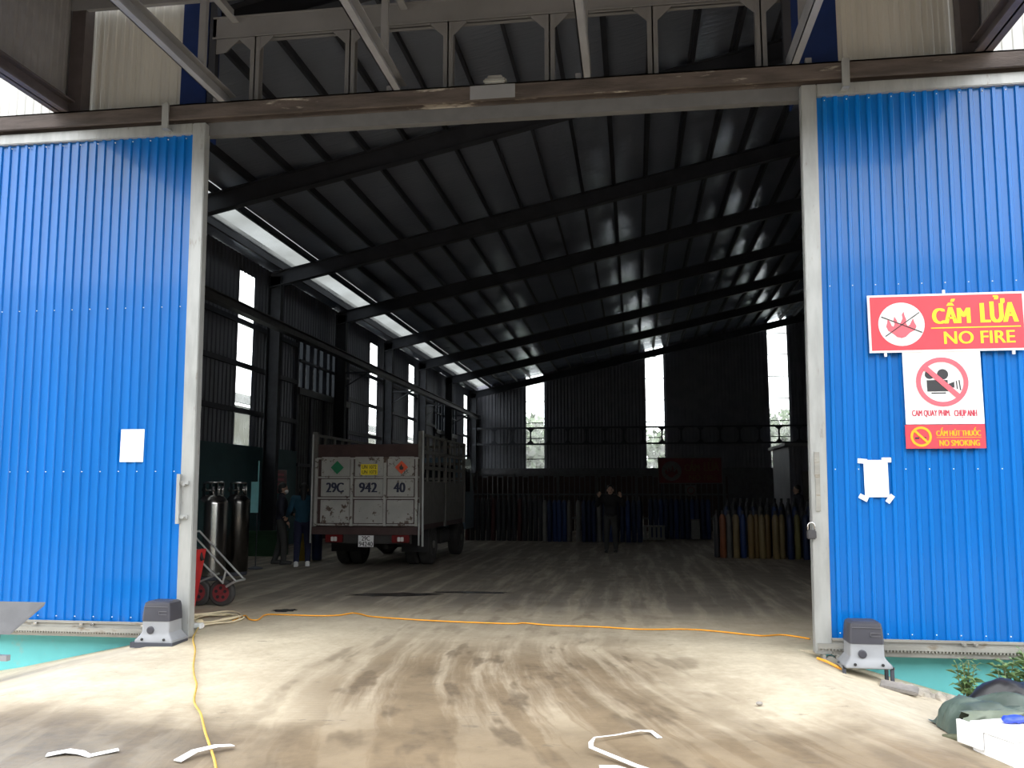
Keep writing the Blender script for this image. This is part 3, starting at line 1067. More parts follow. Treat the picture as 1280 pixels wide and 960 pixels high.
m_.build('wall_sheet', 'wall_back', wb)
m_ = MB()
m_.b6(LX, RIDGE, BY - 0.1, BY + 0.1, 0, 2.72)
m_.build('dado_wall', 'brick_dado', wb)
for n, (a, b) in enumerate(WIN_B, 5):
    w = empty('window_%d' % n, ((a + b) / 2, BY, 2.72), kind='structure')
    zt = roof_z(a) + 0.08
    zs = [2.72, 3.25, 4.45, 5.35, 6.6, 7.85]
    zs = [z for z in zs if z < zt - 0.4] + ([9.1] if zt > 9.5 else []) + ([10.3] if zt > 10.7 else [])
    zs.append(None)
    for z0, z1 in zip(zs, zs[1:]):
        m_ = MB()
        top = (lambda d, q=a, z=z0: roof_z(q + d) + 0.08 - z) if z1 is None else z1 - z0
        corr(m_, (a, BY, z0), (1, 0, 0), (0, 0, 1), b - a, top, 0.2, 0.02, out=(0, -1, 0))
        m_.build('pane', 'pane', w)
    for z in zs[1:-1]:
        m_ = MB()
        m_.b6(a, b, BY - 0.06, BY - 0.03, z - 0.025, z + 0.025)
        m_.build('cross_bar', 'dark_steel', w)
# ladder girder along the far wall
m_ = MB()
for z in (4.10, 5.03):
    m_.b6(LX + 0.3, RIDGE, BY - 0.45, BY - 0.28, z - 0.05, z + 0.05)
m_.build('girder_chord', 'dark_steel', wb)
x = -9.1
gsrc = None
while x < 12.5:
    if gsrc is None:
        m_ = MB()
        m_.b6(x - 0.045, x + 0.045, BY - 0.41, BY - 0.32, 4.15, 4.98)
        for sz, z in ((1, 4.15), (-1, 4.98)):
            for sgn in (-1, 1):
                m_.poly([(x, BY - 0.38, z), (x + sgn * 0.2, BY - 0.38, z), (x, BY - 0.38, z + sz * 0.22)], (0, 0.02, 0))
        gsrc = m_.build('girder_post', 'dark_steel', wb)
        x_first = x
    else:
        piece(gsrc, 'girder_post', wb, (x - x_first, 0, 0))
    x += 1.07
m_ = MB()
m_.b6(RX, RX + 0.1, FY, BY, 0, roof_z(RX) + .1)
tag(m_.build('wall_right', 'wall_in'), kind='structure')

# ================================================================== signs on the right door
def dlean(z):
    return 0.015 * z
SY = 8.49
def sign_no_fire(root, x0, x1, z0, z1, y, dim=False):
    cW, cR, cP, cY, cB = ('pale_dimmed', 'red_dimmed', 'red_dimmed', 'yellow_dimmed', 'black_print') if dim else ('white', 'red_sign', 'pink_red', 'yellow_print', 'black_print')
    W, H = x1 - x0, z1 - z0
    b = MB(); b.b6(x0, x1, y, y + 0.02, z0, z1); b.build('backing', cW, root)
    m_ = 0.02 * W / 1.4
    b = MB(); b.b6(x0 + m_, x1 - m_, y - 0.002, y, z0 + m_, z1 - m_); b.build('red_field', cR, root)
    cx, cz, r = x0 + 0.212 * W, z0 + 0.485 * H, 0.375 * H
    b = MB(); disc(b, cx, cz, y - 0.004, r); b.build('white_disc', cW, root)
    fl = [(-.62, .10), (-.60, .28), (-.50, .12), (-.44, -.05), (-.36, -.12), (-.30, .02), (-.34, .20), (-.30, .38), (-.22, .24), (-.16, .06), (-.10, -.04),
          (-.02, .10), (.06, .28), (.04, .46), (.12, .62), (.16, .40), (.22, .22), (.20, .04), (.28, -.10), (.38, -.02), (.44, .12), (.52, .26), (.58, .06), (.66, -.12),
          (.58, -.30), (.36, -.42), (.16, -.62), (-.02, -.68), (-.22, -.62), (-.38, -.46), (-.60, -.30), (-.68, -.10)]
    b = MB(); b.poly([(cx + u * r * 0.98, y - 0.006, cz + v * r * 0.95) for u, v in fl], (0, 0.002, 0)); b.build('flame', cP, root)
    b = MB()
    b.beam((cx - .86 * r, y - 0.008, cz + .36 * r), (cx + .88 * r, y - 0.008, cz - .40 * r), 0.004, 0.028 * r * 1.4)
    b.beam((cx - .72 * r, y - 0.008, cz - .55 * r), (cx + .78 * r, y - 0.008, cz + .52 * r), 0.004, 0.028 * r * 1.4)
    b.build('crossing_strokes', 'black_print', root)
    for s_, a_, b_, c_, d_, w_ in (('C\u1ea4M', 0.41, 0.655, 0.475, 0.90, 0.055), ('L\u1eecA', 0.715, 0.955, 0.475, 0.94, 0.055), ('NO FIRE', 0.478, 0.925, 0.125, 0.34, 0.04)):
        b = MB()
        lettering(b, s_, x0 + a_ * W, x0 + b_ * W, z0 + c_ * H, z0 + d_ * H, y - 0.005, w_)
        b.build('lettering', cY, root)
    b = MB()
    b.b6(x0 + 0.40 * W, x0 + 0.965 * W, y - 0.005, y - 0.003, z0 + 0.395 * H, z0 + 0.412 * H)
    b.build('rule_line', cY, root)
s = empty('warning_sign', (2.27, SY, 2.78), 'red NO FIRE sign with a white flame disc, on the right blue door', 'sign')
sign_no_fire(s, 2.228, 3.622, 2.782, 3.335, SY - 0.022)
for x, z in ((2.37, 2.765), (3.50, 2.765), (2.92, 3.35)):
    b = MB(); b.box((x, SY - 0.012, z), (0.022, 0.02, 0.04)); b.build('fixing_clip', 'white', s)

s = empty('warning_sign', (2.9, SY, 2.1), 'white sign with a film camera struck out in a red ring', 'sign')
y = SY - 0.016
b = MB(); b.b6(2.520, 3.207, y, y + 0.014, 2.103, 2.782); b.build('backing', 'white', s)
cx, cz, k = 2.857, 2.497, 0.0071
b = MB()
b.b6(cx - 19 * k, cx + 7 * k, y - 0.003, y - 0.001, cz - 12.5 * k, cz + 2.5 * k)
disc(b, cx - 15 * k, cz + 10 * k, y - 0.003, 6.0 * k, 0, 20)
disc(b, cx + 1.2 * k, cz + 10 * k, y - 0.003, 7.0 * k, 0, 20)
b.poly([(cx + 7 * k, y - 0.003, cz - 3 * k), (cx + 15 * k, y - 0.003, cz + 0 * k), (cx + 15 * k, y - 0.003, cz - 8 * k), (cx + 7 * k, y - 0.003, cz - 7 * k)], (0, 0.002, 0))
b.poly([(cx + 17 * k, y - 0.003, cz + 1 * k), (cx + 18.3 * k, y - 0.003, cz + 1.2 * k), (cx + 19 * k, y - 0.003, cz - 10 * k), (cx + 17.7 * k, y - 0.003, cz - 9.5 * k)], (0, 0.002, 0))
b.poly([(cx + 20.5 * k, y - 0.003, cz + 2 * k), (cx + 21.8 * k, y - 0.003, cz + 2.2 * k), (cx + 23 * k, y - 0.003, cz - 11.5 * k), (cx + 21.5 * k, y - 0.003, cz - 11 * k)], (0, 0.002, 0))
b.b6(cx - 14 * k, cx + 4 * k, y - 0.003, y - 0.001, cz - 15.5 * k, cz - 14 * k)
b.build('camera_pictogram', 'black_print', s)
b = MB()
disc(b, cx, cz, y - 0.005, 32.5 * k, 26.5 * k)
b.beam((cx - 21 * k, y - 0.005, cz + 20 * k), (cx + 20 * k, y - 0.005, cz - 20 * k), 0.003, 6.6 * k)
b.build('prohibition_ring', 'pink_red', s)
b = MB()
lettering(b, 'CAM QUAY PHIM.', 2.575, 2.915, 2.168, 2.235, y - 0.003, 0.04)
b.build('lettering', 'red_text', s)
b = MB()
lettering(b, 'CH\u1ee4P ANH', 2.945, 3.145, 2.158, 2.235, y - 0.003, 0.04)
b.build('lettering', 'red_text', s)

s = empty('warning_sign', (2.9, SY, 1.87), 'small red sign with yellow ring reading NO SMOKING, under the camera sign', 'sign')
y = SY - 0.016
b = MB(); b.b6(2.510, 3.207, y, y + 0.014, 1.878, 2.098); b.build('backing', 'red_sign', s)
cx, cz = 2.645, 1.988
b = MB()
disc(b, cx, cz, y - 0.003, 0.094, 0.072, 32)
b.beam((cx - 0.06, y - 0.004, cz + 0.06), (cx + 0.06, y - 0.004, cz - 0.06), 0.003, 0.022)
b.build('prohibition_ring', 'orange_print', s)
b = MB()
b.b6(cx - 0.055, cx - 0.018, y - 0.003, y - 0.001, cz - 0.022, cz - 0.006)
b.build('cigarette_pictogram', 'black_print', s)
b = MB()
b.b6(cx + 0.02, cx + 0.045, y - 0.003, y - 0.001, cz - 0.016, cz - 0.004)
b.build('cigarette_pictogram', 'black_print', s)
b = MB()
lettering(b, 'C\u1ea4M H\u00daT THU\u1ed0C', 2.777, 3.167, 1.992, 2.072, y - 0.003, 0.045)
b.build('lettering', 'orange_print', s)
b = MB()
lettering(b, 'NO SMOKING', 2.800, 3.153, 1.90, 1.955, y - 0.003, 0.06)
b.build('lettering', 'orange_print', s)
b = MB()
b.b6(2.780, 3.170, y - 0.003, y - 0.001, 1.976, 1.981)
b.build('rule_line', 'orange_print', s)

# notices
b = MB()
b.b6(-5.39, -5.125, 8.508, 8.511, 1.79, 2.135)
tag(b.build('paper_notice', 'paper', origin=(-5.3, 8.51, 1.96)), 'blank white paper sheet stuck on the left blue door', 'notice')
s = empty('paper_notice', (2.26, 8.505, 1.6), 'blank white paper taped at its four corners to the right blue door', 'notice')
b = MB(); b.b6(2.13, 2.345, 8.505, 8.509, 1.43, 1.775); b.build('sheet', 'paper', s)
for x, z, an in ((2.12, 1.765, 0.1), (2.335, 1.775, 0.0), (2.115, 1.425, 0.5), (2.35, 1.415, -0.9)):
    b = MB(); b.box((x, 8.503, z), (0.085, 0.003, 0.045), (0, an, 0)); b.build('tape_strip', 'white', s)

# padlock on the right door post
s = empty('padlock', (1.625, 8.455, 1.1), 'small dark padlock hanging on the right door post', 'padlock')
b = MB(); b.box((1.625, 8.455, 1.085), (0.085, 0.035, 0.085), None, 0.01); b.build('lock_body', 'lockbody', s)
b = MB()
b.tube([(1.625 - 0.03, 8.455, 1.12)] + [(1.625 - 0.03 * math.cos(a * PI / 8), 8.455, 1.165 + 0.03 * math.sin(a * PI / 8)) for a in range(9)] + [(1.655, 8.455, 1.12)], 0.0075, 8)
b.build('shackle', 'chrome', s, True)

# ================================================================== gate motors
def gate_motor(x, y, z, label, legs):
    s = empty('gate_motor', (x, y, z), label, 'gate motor', 'gate motors')
    z0 = z + (0.10 if legs else 0.02)
    b = MB()
    # flared foot and lower housing
    w, d = 0.145, 0.13
    def ring(hw, hd, zz, r=0.02):
        pts = []
        for sx, sy, a0 in ((1, -1, -PI / 2), (1, 1, 0), (-1, 1, PI / 2), (-1, -1, PI)):
            for k in range(4):
                a = a0 + k * PI / 6
                pts.append((x + sx * (hw - r) + r * math.cos(a), y + sy * (hd - r) + r * math.sin(a), zz))
        return pts
    def loft(bm_, secs):
        rs = [[bm_.bm.verts.new(p) for p in ring(*sec)] for sec in secs]
        n = len(rs[0])
        for A, B in zip(rs, rs[1:]):
            for k in range(n):
                bm_.bm.faces.new((A[k], A[(k + 1) % n], B[(k + 1) % n], B[k]))
        bm_.bm.faces.new(rs[0][::-1])
        bm_.bm.faces.new(rs[-1])
    loft(b, [(w + 0.055, d + 0.03, z0), (w + 0.055, d + 0.03, z0 + 0.02), (w + 0.02, d + 0.01, z0 + 0.06), (w, d, z0 + 0.09), (w - 0.003, d - 0.003, z0 + 0.20)])
    smooth_angle(b.build('lower_housing', 'motor_light', s), 30)
    b = MB()
    loft(b, [(w + 0.002, d + 0.002, z0 + 0.20), (w - 0.006, d - 0.004, z0 + 0.33), (w - 0.014, d - 0.012, z0 + 0.372), (w - 0.035, d - 0.035, z0 + 0.388)])
    cov = b.build('cover', 'motor_dark', s)
    smooth_angle(cov, 30)
    b = MB()
    for zz in (z0 + 0.29, z0 + 0.262):
        b.b6(x + 0.03, x + 0.115, y - d - 0.004, y - d + 0.004, zz, zz + 0.006)
    b.b6(x + 0.03, x + 0.036, y - d - 0.004, y - d + 0.004, z0 + 0.262, z0 + 0.29)
    b.b6(x - 0.12, x + 0.12, y - d - 0.002, y - d + 0.006, z0 + 0.335, z0 + 0.34)
    b.build('moulded_lines', 'motor_line', cov)
    b = MB()
    b.lathe([(0.036, 0.0), (0.036, -0.014), (0.026, -0.018), (0.01, -0.018)], (x - 0.045, y - d, z0 + 0.115), 20, 'y')
    b.build('release_knob', 'motor_dark', s)
    for sx in (-1, 1):
        b = MB(); b.lathe([(0.013, 0), (0.013, -0.01), (0.006, -0.012)], (x + sx * 0.115, y - d - 0.03, z0 + 0.03), 8, 'y'); b.build('bolt', 'black', s)
    if legs:
        for sx in (-1, 1):
            b = MB()
            b.b6(x + sx * 0.2 - 0.014, x + sx * 0.2 + 0.014, y - 0.13, y - 0.10, z - 0.03, z0 + 0.01)
            b.build('stand_leg', 'dark_steel', s)
            b = MB()
            b.b6(x + sx * 0.2 - 0.014, x + sx * 0.2 + 0.014, y + 0.05, y + 0.08, z - 0.05, z0 + 0.01)
            b.build('stand_leg', 'dark_steel', s)
        b = MB(); b.b6(x - 0.22, x + 0.22, y - 0.13, y + 0.1, z0 - 0.012, z0); b.build('base_plate', 'galv_worn', s)
    else:
        b = MB(); b.b6(x - 0.23, x + 0.21, y - 0.175, y + 0.13, z - 0.03, z0); b.build('base_plate', 'dark_steel', s)
    return s
gate_motor(-4.69, 8.28, ground_z(-4.69, 8.28) - 0.0, 'grey gate motor bolted down beside the left door post', False)
gate_motor(1.99, 8.25, ground_z(1.99, 8.25) + 0.0, 'grey gate motor on a short stand before the right door', True)
b = MB()
b.tube([(1.62, 8.4, -0.02), (1.68, 8.32, -0.03), (1.75, 8.27, -0.06), (1.82, 8.25, -0.10)], 0.012, 6)
tag(b.build('motor_cable', 'orange_cord', origin=(1.7, 8.3, -0.05)), 'short orange cable dropping from the door to the right motor', 'cable')

# ================================================================== plate on a stand at the left edge
s = empty('plate_stand', (-5.75, 7.35, ground_z(-5.75, 7.35)), 'grey slanted plate on a steel stand before the left door', 'stand')
b = MB(); b.poly([(-6.35, 7.30, 0.20), (-5.60, 7.30, 0.20), (-5.44, 7.52, 0.43), (-6.25, 7.52, 0.43)], (0, 0.02, 0.03)); b.build('top_plate', 'plate', s)
gz0 = ground_z(-5.75, 7.35)
b = MB(); b.beam((-5.84, 7.42, 0.22), (-5.88, 7.42, gz0 - 0.02), 0.07, 0.06); b.build('leg', 'dark_steel', s)
b = MB(); b.beam((-6.25, 7.42, 0.22), (-6.25, 7.42, gz0 - 0.06), 0.07, 0.06); b.build('leg', 'dark_steel', s)
b = MB(); b.beam((-6.25, 7.42, -0.02), (-5.66, 7.38, -0.02), 0.05, 0.05); b.build('cross_bar', 'grey_steel', s)

# ================================================================== cables, hose, straps on the ground
def smooth_pts(pts, n=6):
    out = []
    P = [pts[0]] + pts + [pts[-1]]
    for i in range(1, len(P) - 2):
        for k in range(n):
            t = k / n
            q = []
            for a in range(2):
                p0, p1, p2, p3 = P[i - 1][a], P[i][a], P[i + 1][a], P[i + 2][a]
                q.append(0.5 * (2 * p1 + (p2 - p0) * t + (2 * p0 - 5 * p1 + 4 * p2 - p3) * t * t + (3 * p1 - p0 - 3 * p2 + p3) * t ** 3))
            out.append(tuple(q))
    out.append(pts[-1])
    return out
cord = [(-4.56, 9.55), (-4.62, 10.0), (-4.43, 9.72), (-4.32, 9.7), (-4.40, 10.1), (-4.2, 10.13), (-3.73, 10.11), (-3.51, 10.2), (-3.42, 10.38), (-3.28, 10.3), (-3.09, 10.13), (-2.52, 9.96),
        (-1.93, 9.86), (-1.38, 9.82), (-1.25, 9.89), (-0.93, 9.77), (-0.4, 9.73), (0.03, 9.63), (0.54, 9.7), (0.87, 9.59), (1.25, 9.39), (1.5, 9.47), (1.72, 9.26)]
b = MB()
b.tube([(x, y, 0.012) for x, y in smooth_pts(cord)], 0.0085, 6)
tag(b.build('extension_cord', 'orange_cord', None, True, origin=(-1.4, 9.8, 0)), 'orange cable lying right across the gateway floor', 'cable')
cord2 = [(-4.75, 9.16), (-4.43, 8.42), (-4.11, 7.86), (-3.78, 7.21), (-3.55, 6.8), (-3.4, 6.55), (-3.18, 6.1), (-2.98, 5.81), (-2.87, 5.63), (-2.72, 5.38), (-2.53, 5.08), (-2.37, 4.82), (-2.2, 4.5), (-2.1, 4.2)]
b = MB()
b.tube([(x, y, ground_z(x, y) + 0.02) for x, y in smooth_pts(cord2)], 0.0085, 6)
tag(b.build('extension_cord', 'yellow_cord', None, True, origin=(-3.2, 6.5, -0.03)), 'yellow twisted cable running from the plug towards the viewer', 'cable')
b = MB()
pts = []
for i in range(140):
    a = 2 * PI * i / 30
    rr = 0.34 + 0.07 * math.sin(i * 0.047 + 1) + 0.015 * math.sin(i * .9)
    pts.append((-4.83 + rr * 0.78 * math.cos(a) + 0.02 * math.sin(i * .11), 9.6 + rr * 1.05 * math.sin(a), 0.015 + 0.008 * (i / 28) + 0.006 * math.sin(i * 0.8)))
b.tube(pts, 0.009, 6)
tag(b.build('hose_coil', 'hose', None, True, origin=(-4.83, 9.6, 0)), 'loose coil of cream hose by the left door post', 'hose')
s = empty('mains_plug', (-4.74, 9.1, 0), 'white mains plug and socket lying at the coil of hose', 'plug')
b = MB(); b.box((-4.72, 9.05, 0.035), (0.13, 0.09, 0.06), None, 0.012); b.build('plug_body', 'white', s)
b = MB(); b.box((-4.72, 9.1, 0.075), (0.06, 0.06, 0.04), None, 0.01); b.build('plug_cap', 'hose', s)

def ribbon(name, pts, w, mat, label, cat, lift=0.012):
    b = MB()
    P = [Vector((x, y, ground_z(x, y) + lift + h)) for x, y, h in pts]
    L, Rr = [], []
    for i, p in enumerate(P):
        t = (P[min(i + 1, len(P) - 1)] - P[max(i - 1, 0)]).normalized()
        n = Vector((-t.y, t.x, 0)).normalized()
        ww = w[i] if isinstance(w, list) else w
        L.append(p + n * ww / 2)
        Rr.append(p - n * ww / 2)
    vs = [[b.bm.verts.new(q + Vector((0, 0, dz))) for q in S] for dz in (0.0, 0.004) for S in (L, Rr)]
    for i in range(len(P) - 1):
        b.bm.faces.new((vs[2][i], vs[2][i + 1], vs[3][i + 1], vs[3][i]))
        b.bm.faces.new((vs[0][i], vs[1][i], vs[1][i + 1], vs[0][i + 1]))
        b.bm.faces.new((vs[0][i], vs[0][i + 1], vs[2][i + 1], vs[2][i]))
        b.bm.faces.new((vs[1][i], vs[3][i], vs[3][i + 1], vs[1][i + 1]))
    o = b.build(name, mat, origin=tuple(P[len(P) // 2]))
    return tag(o, label, cat)
ribbon('packing_strap', [(0.13, 5.67, 0), (0.08, 5.77, .01), (0.01, 5.74, .02), (-0.14, 5.66, .01), (-0.27, 5.59, .01), (-0.285, 5.45, 0.02), (-0.28, 5.36, .02), (-0.02, 5.13, .0), (0.08, 5.05, 0), (0.0, 5.0, 0.0), (-0.13, 5.09, 0), (-0.22, 5.08, 0)],
       [.035, .035, .02, .012, .012, .03, .035, .04, .04, .04, .05, .05], 'white', 'long white packing strap bent on the ground in front of the gate', 'strap')
ribbon('paper_scrap', [(-3.44, 4.86, 0), (-3.34, 4.91, .012), (-3.25, 4.90, .01), (-3.18, 4.88, 0), (-3.06, 4.98, .01)], [.07, .075, .06, .06, .05], 'paper', 'crumpled white paper strip on the dark ground, apart from the cable', 'paper')
ribbon('paper_scrap', [(-2.62, 4.86, 0), (-2.58, 4.98, .02), (-2.50, 5.09, .02), (-2.44, 5.18, 0)], [.06, .06, .055, .05], 'paper', 'creased pale paper strip lying under the yellow cable', 'paper')
for (x, y, w, h, an, lab) in ((-3.45, 12.35, 0.62, 0.09, 0.2, 'dark oily patch on the hall floor behind the truck, larger one'),
                              (-2.4, 12.75, 0.5, 0.05, 0.05, 'thin dark oily streak on the floor right of the larger patch'),
                              (-4.35, 10.55, 0.16, 0.06, 0.3, 'small dark oily spot on the floor by the hose coil')):
    b = MB()
    rng = random.Random(int(x * 100))
    pts = []
    for k in range(22):
        a = 2 * PI * k / 22
        rr = 1 + rng.uniform(-0.28, 0.28)
        u, v = w * rr * math.cos(a), h * rr * math.sin(a) * 2.2
        pts.append((x + u * math.cos(an) - v * math.sin(an), y + u * math.sin(an) + v * math.cos(an), 0.001))
    b.poly(pts, (0, 0, 0.003))
    tag(b.build('oil_patch', 'oil', origin=(x, y, 0.001)), lab, 'stain')

# ================================================================== rubbish by the right plinth
def crumple(b, amp, seed, scale=5.0):
    from mathutils import noise as mn
    b.bm.normal_update()
    for v in b.bm.verts:
        n = v.normal
        d = mn.noise(Vector((v.co.x * scale + seed, v.co.y * scale, v.co.z * scale))) * amp + mn.noise(Vector((v.co.x * scale * 2.7, v.co.y * scale * 2.7 + seed, v.co.z * scale * 2.7))) * amp * 0.5
        v.co += n * d
gzr = ground_z(2.4, 6.4)
def cloth(name, mat, parent, x0, x1, y0, y1, hfun, nx, ny, seed, amp):
    """creased sheet lying over a heap: height field with sharp folds and a thickness"""
    from mathutils import noise as mn
    b = MB()
    g_ = []
    for i in range(nx + 1):
        row = []
        for j in range(ny + 1):
            u, v = i / nx, j / ny
            x = x0 + (x1 - x0) * u + 0.05 * mn.noise(Vector((v * 5, u * 3, seed)))
            y = y0 + (y1 - y0) * v + 0.06 * mn.noise(Vector((u * 6, v * 4, seed + 3)))
            h = hfun(u, v)
            f = abs(mn.noise(Vector((u * 5 + v * 2.2, v * 3 - u * 3, seed + 7)))) + 0.5 * abs(mn.noise(Vector((u * 10 + v * 4, v * 6 + u * 5, seed + 9))))
            f = f ** 1.3 * 1.5
            z = ground_z(x, y) + max(0.012, h * (1 - 0.25 * f) + amp * (f - 0.35) * min(1, h * 8))
            row.append(b.bm.verts.new((x, y, z)))
        g_.append(row)
    for i in range(nx):
        for j in range(ny):
            b.bm.faces.new((g_[i][j], g_[i + 1][j], g_[i + 1][j + 1], g_[i][j + 1]))
    o = b.build(name, mat, parent, True)
    return o
s = empty('tarpaulin_bundle', (2.6, 6.5, gzr), 'crumpled green tarpaulin heaped behind the white foam box', 'tarpaulin')
def hump(u, v):
    a = min(1, u / 0.12) ** 0.5 * min(1, (1 - u) / 0.05) ** 0.5
    c = max(0.0, math.sin(PI * min(1, v * 1.08))) ** 0.45
    return (0.29 + 0.07 * math.sin(u * 2.4)) * a * c
cloth('green_sheet', 'tarp', s, 2.10, 3.5, 6.36, 6.88, hump, 60, 34, 3.3, 0.17)
def lip(u, v):
    return (0.22 + 0.15 * u) * max(0.0, math.sin(PI * (0.08 + 0.9 * v))) ** 0.5
tag(cloth('folded_edge', 'foliage_fold', s, 2.14, 2.75, 6.24, 6.44, lip, 26, 12, 9.1, 0.05), 'lighter folded edge')
tag(cloth('olive_fold', 'tarp_olive', s, 2.62, 3.4, 6.16, 6.46, lambda u, v: 0.36 * max(0.0, math.sin(PI * v)) ** 0.5 * max(0.0, math.sin(PI * (0.1 + 0.8 * u))) ** 0.5, 26, 12, 5.7, 0.10), 'olive inner fold')
b = MB()
b.tube([(2.16, 6.30, ground_z(2.16, 6.30) + 0.03), (2.10, 6.30, ground_z(2.1, 6.30) + 0.02), (2.05, 6.32, ground_z(2.05, 6.32) + 0.018), (2.0, 6.33, ground_z(2.0, 6.33) + 0.012)], [0.045, 0.035, 0.022, 0.010], 8)
b.build('trailing_corner', 'tarp_olive', s, True)
b = MB(); b.ball((2.84, 7.02, gzr + 0.12), (0.50, 0.20, 0.22), (0, -0.10, 0.1), 4); b.ball((2.42, 6.98, gzr + 0.09), (0.15, 0.14, 0.12), None, 3); crumple(b, 0.06, 2.0)
tag(b.build('refuse_bag', 'bag_black', None, True, origin=(2.7, 6.8, gzr)), 'black plastic bag slumped behind the green tarpaulin', 'bag')

s = empty('foam_box', (2.4, 6.08, ground_z(2.35, 5.95)), 'white foam box on the ground before the green tarpaulin', 'box')
ang = -1.19
def rotxy(px, py, cx=2.11, cy=6.10):
    return (cx + px * math.cos(ang) - py * math.sin(ang), cy + px * math.sin(ang) + py * math.cos(ang))
gzb = ground_z(2.35, 5.95) - 0.01
def prism(b, pts, z0, z1):
    q = [rotxy(*p) for p in pts]
    b.poly([(x, y, z0) for x, y in q], (0, 0, z1 - z0))
b = MB(); prism(b, [(0, 0), (0.33, 0), (0.33, 0.6), (0, 0.6)], gzb, gzb + 0.185); b.build('tray', 'foam', s)
b = MB(); prism(b, [(-0.006, -0.006), (0.336, -0.006), (0.336, 0.606), (-0.006, 0.606)], gzb + 0.19, gzb + 0.235); b.build('lid', 'foam', s)
b = MB(); prism(b, [(-0.10, -0.03), (0.10, -0.03), (0.10, -0.006), (-0.10, -0.006)], gzb + 0.085, gzb + 0.225); b.build('end_block', 'foam', s)
b = MB(); q = rotxy(0.336, 0.10); b.box((q[0], q[1], gzb + 0.09), (0.012, 0.05, 0.02), (0, 0, ang)); b.build('slot_shade', 'black', s)  # black block as the shade inside the grip slot
b = MB(); q = rotxy(0.12, 0.22); b.ball((q[0], q[1], gzb + 0.262), (0.085, 0.045, 0.022), (0, 0, 0.3), 3); b.ball((q[0] + 0.07, q[1] + 0.01, gzb + 0.256), (0.05, 0.03, 0.016), (0, 0, -0.2), 2); crumple(b, 0.012, 5.0, 18)
tag(b.build('plastic_film', 'blue_cloth', None, True, origin=(q[0], q[1], gzb + 0.2)), 'crumpled blue plastic film on the white foam box lid', 'film')
b = MB(); b.poly([(2.18, 5.72, ground_z(2.2, 5.7) + 0.0), (2.62, 5.5, ground_z(2.6, 5.5) - 0.0), (2.72, 5.62, ground_z(2.7, 5.6)), (2.34, 5.80, ground_z(2.3, 5.8))], (0, 0, 0.02))
tag(b.build('foam_offcut', 'foam', origin=(2.4, 5.65, ground_z(2.4, 5.65))), 'flat white foam offcut on the ground, at the foot of the box', 'foam sheet')

# rubble kerb and stone slab
s = None
b = MB()
for i in range(26):
    t = i / 25
    x = 2.25 + 1.0 * t
    yy_ = 8.02 + 0.42 * t * 0 + random.uniform(-.06, .06)
    b.ball((x, yy_ + 0.25 * (1 - t) * 0 + 0.12, ground_z(x, yy_) + 0.0), (random.uniform(.05, .09), random.uniform(.06, .1), random.uniform(.035, .07)), (random.random(), random.random(), random.random()), 2)
crumple(b, 0.02, 4.0, 14)
tag(b.build('rubble', 'rubble', origin=(2.7, 8.1, ground_z(2.7, 8.1))), 'ridge of broken concrete rubble along the cyan plinth', 'rubble', kind='stuff')
b = MB(); b.box((2.20, 7.98, ground_z(2.2, 7.98) + 0.03), (0.30, 0.16, 0.035), (0.15, 0.12, -0.35), 0.008); crumple(b, 0.008, 1.0, 10)
tag(b.build('stone_slab', 'stone', origin=(2.2, 7.98, ground_z(2.2, 7.98))), 'flat grey stone slab right of the motor stand', 'stone')
for (x, y, r, lab) in ((0.86, 6.6, 0.025, 'small brown pebble alone on the pale apron'),):
    b = MB(); b.ball((x, y, ground_z(x, y) + r * .5), (r, r * .8, r * .6), None, 2)
    tag(b.build('pebble', 'stone', origin=(x, y, ground_z(x, y))), lab, 'pebble')

def weed(x, y, h, n, seed, label, mat='leaf'):
    rng = random.Random(seed)
    z = ground_z(x, y)
    s = empty('weed', (x, y, z), label, 'plant', 'weeds along the plinth')
    lf = MB(); st = MB()
    for k in range(n):
        a = rng.uniform(0, 2 * PI)
        sp = rng.uniform(0.05, 0.35) * h
        top = Vector((x + sp * math.cos(a), y + sp * math.sin(a) * .6 - 0.02, z + h * rng.uniform(0.6, 1.0)))
        base = Vector((x + rng.uniform(-.05, .05), y + rng.uniform(-.03, .03), z - 0.02))
        mid = (base + top) / 2 + Vector((rng.uniform(-.03, .03), 0, 0.03))
        st.tube([base, mid, top], [0.006, 0.005, 0.003], 5)
        for j in range(15):
            t = 0.25 + 0.75 * j / 14
            p = base.lerp(mid, t * 2) if t < 0.5 else mid.lerp(top, t * 2 - 1)
            ang_ = j * 2.4 + rng.uniform(-.3, .3)
            L = h * rng.uniform(0.22, 0.36) * (1.15 - 0.5 * t)
            d = Vector((math.cos(ang_), math.sin(ang_), rng.uniform(0.15, 0.8))).normalized()
            sd = d.cross(Vector((0, 0, 1))).normalized() * L * 0.2
            q = p + d * L * 0.5 + Vector((0, 0, 0.01))
            e = p + d * L - Vector((0, 0, L * 0.22))
            lf.quad(p, q + sd, e, q - sd)
    st.build('stem', 'stem', s, True)
    lf.build('foliage', mat, s, fixn=False)['kind'] = 'stuff'
weed(2.83, 8.2, 0.40, 7, 1, 'leafy green weed at the plinth, leftmost of the weeds')
weed(3.12, 8.25, 0.50, 8, 2, 'taller weed with narrow leaves, in the middle of the clump')
weed(3.42, 8.3, 0.56, 8, 3, 'tallest dark weed at the edge, rightmost of the clump')
weed(3.0, 8.0, 0.24, 7, 4, 'low pale green weed in front of the taller weeds', 'leaf_pale')

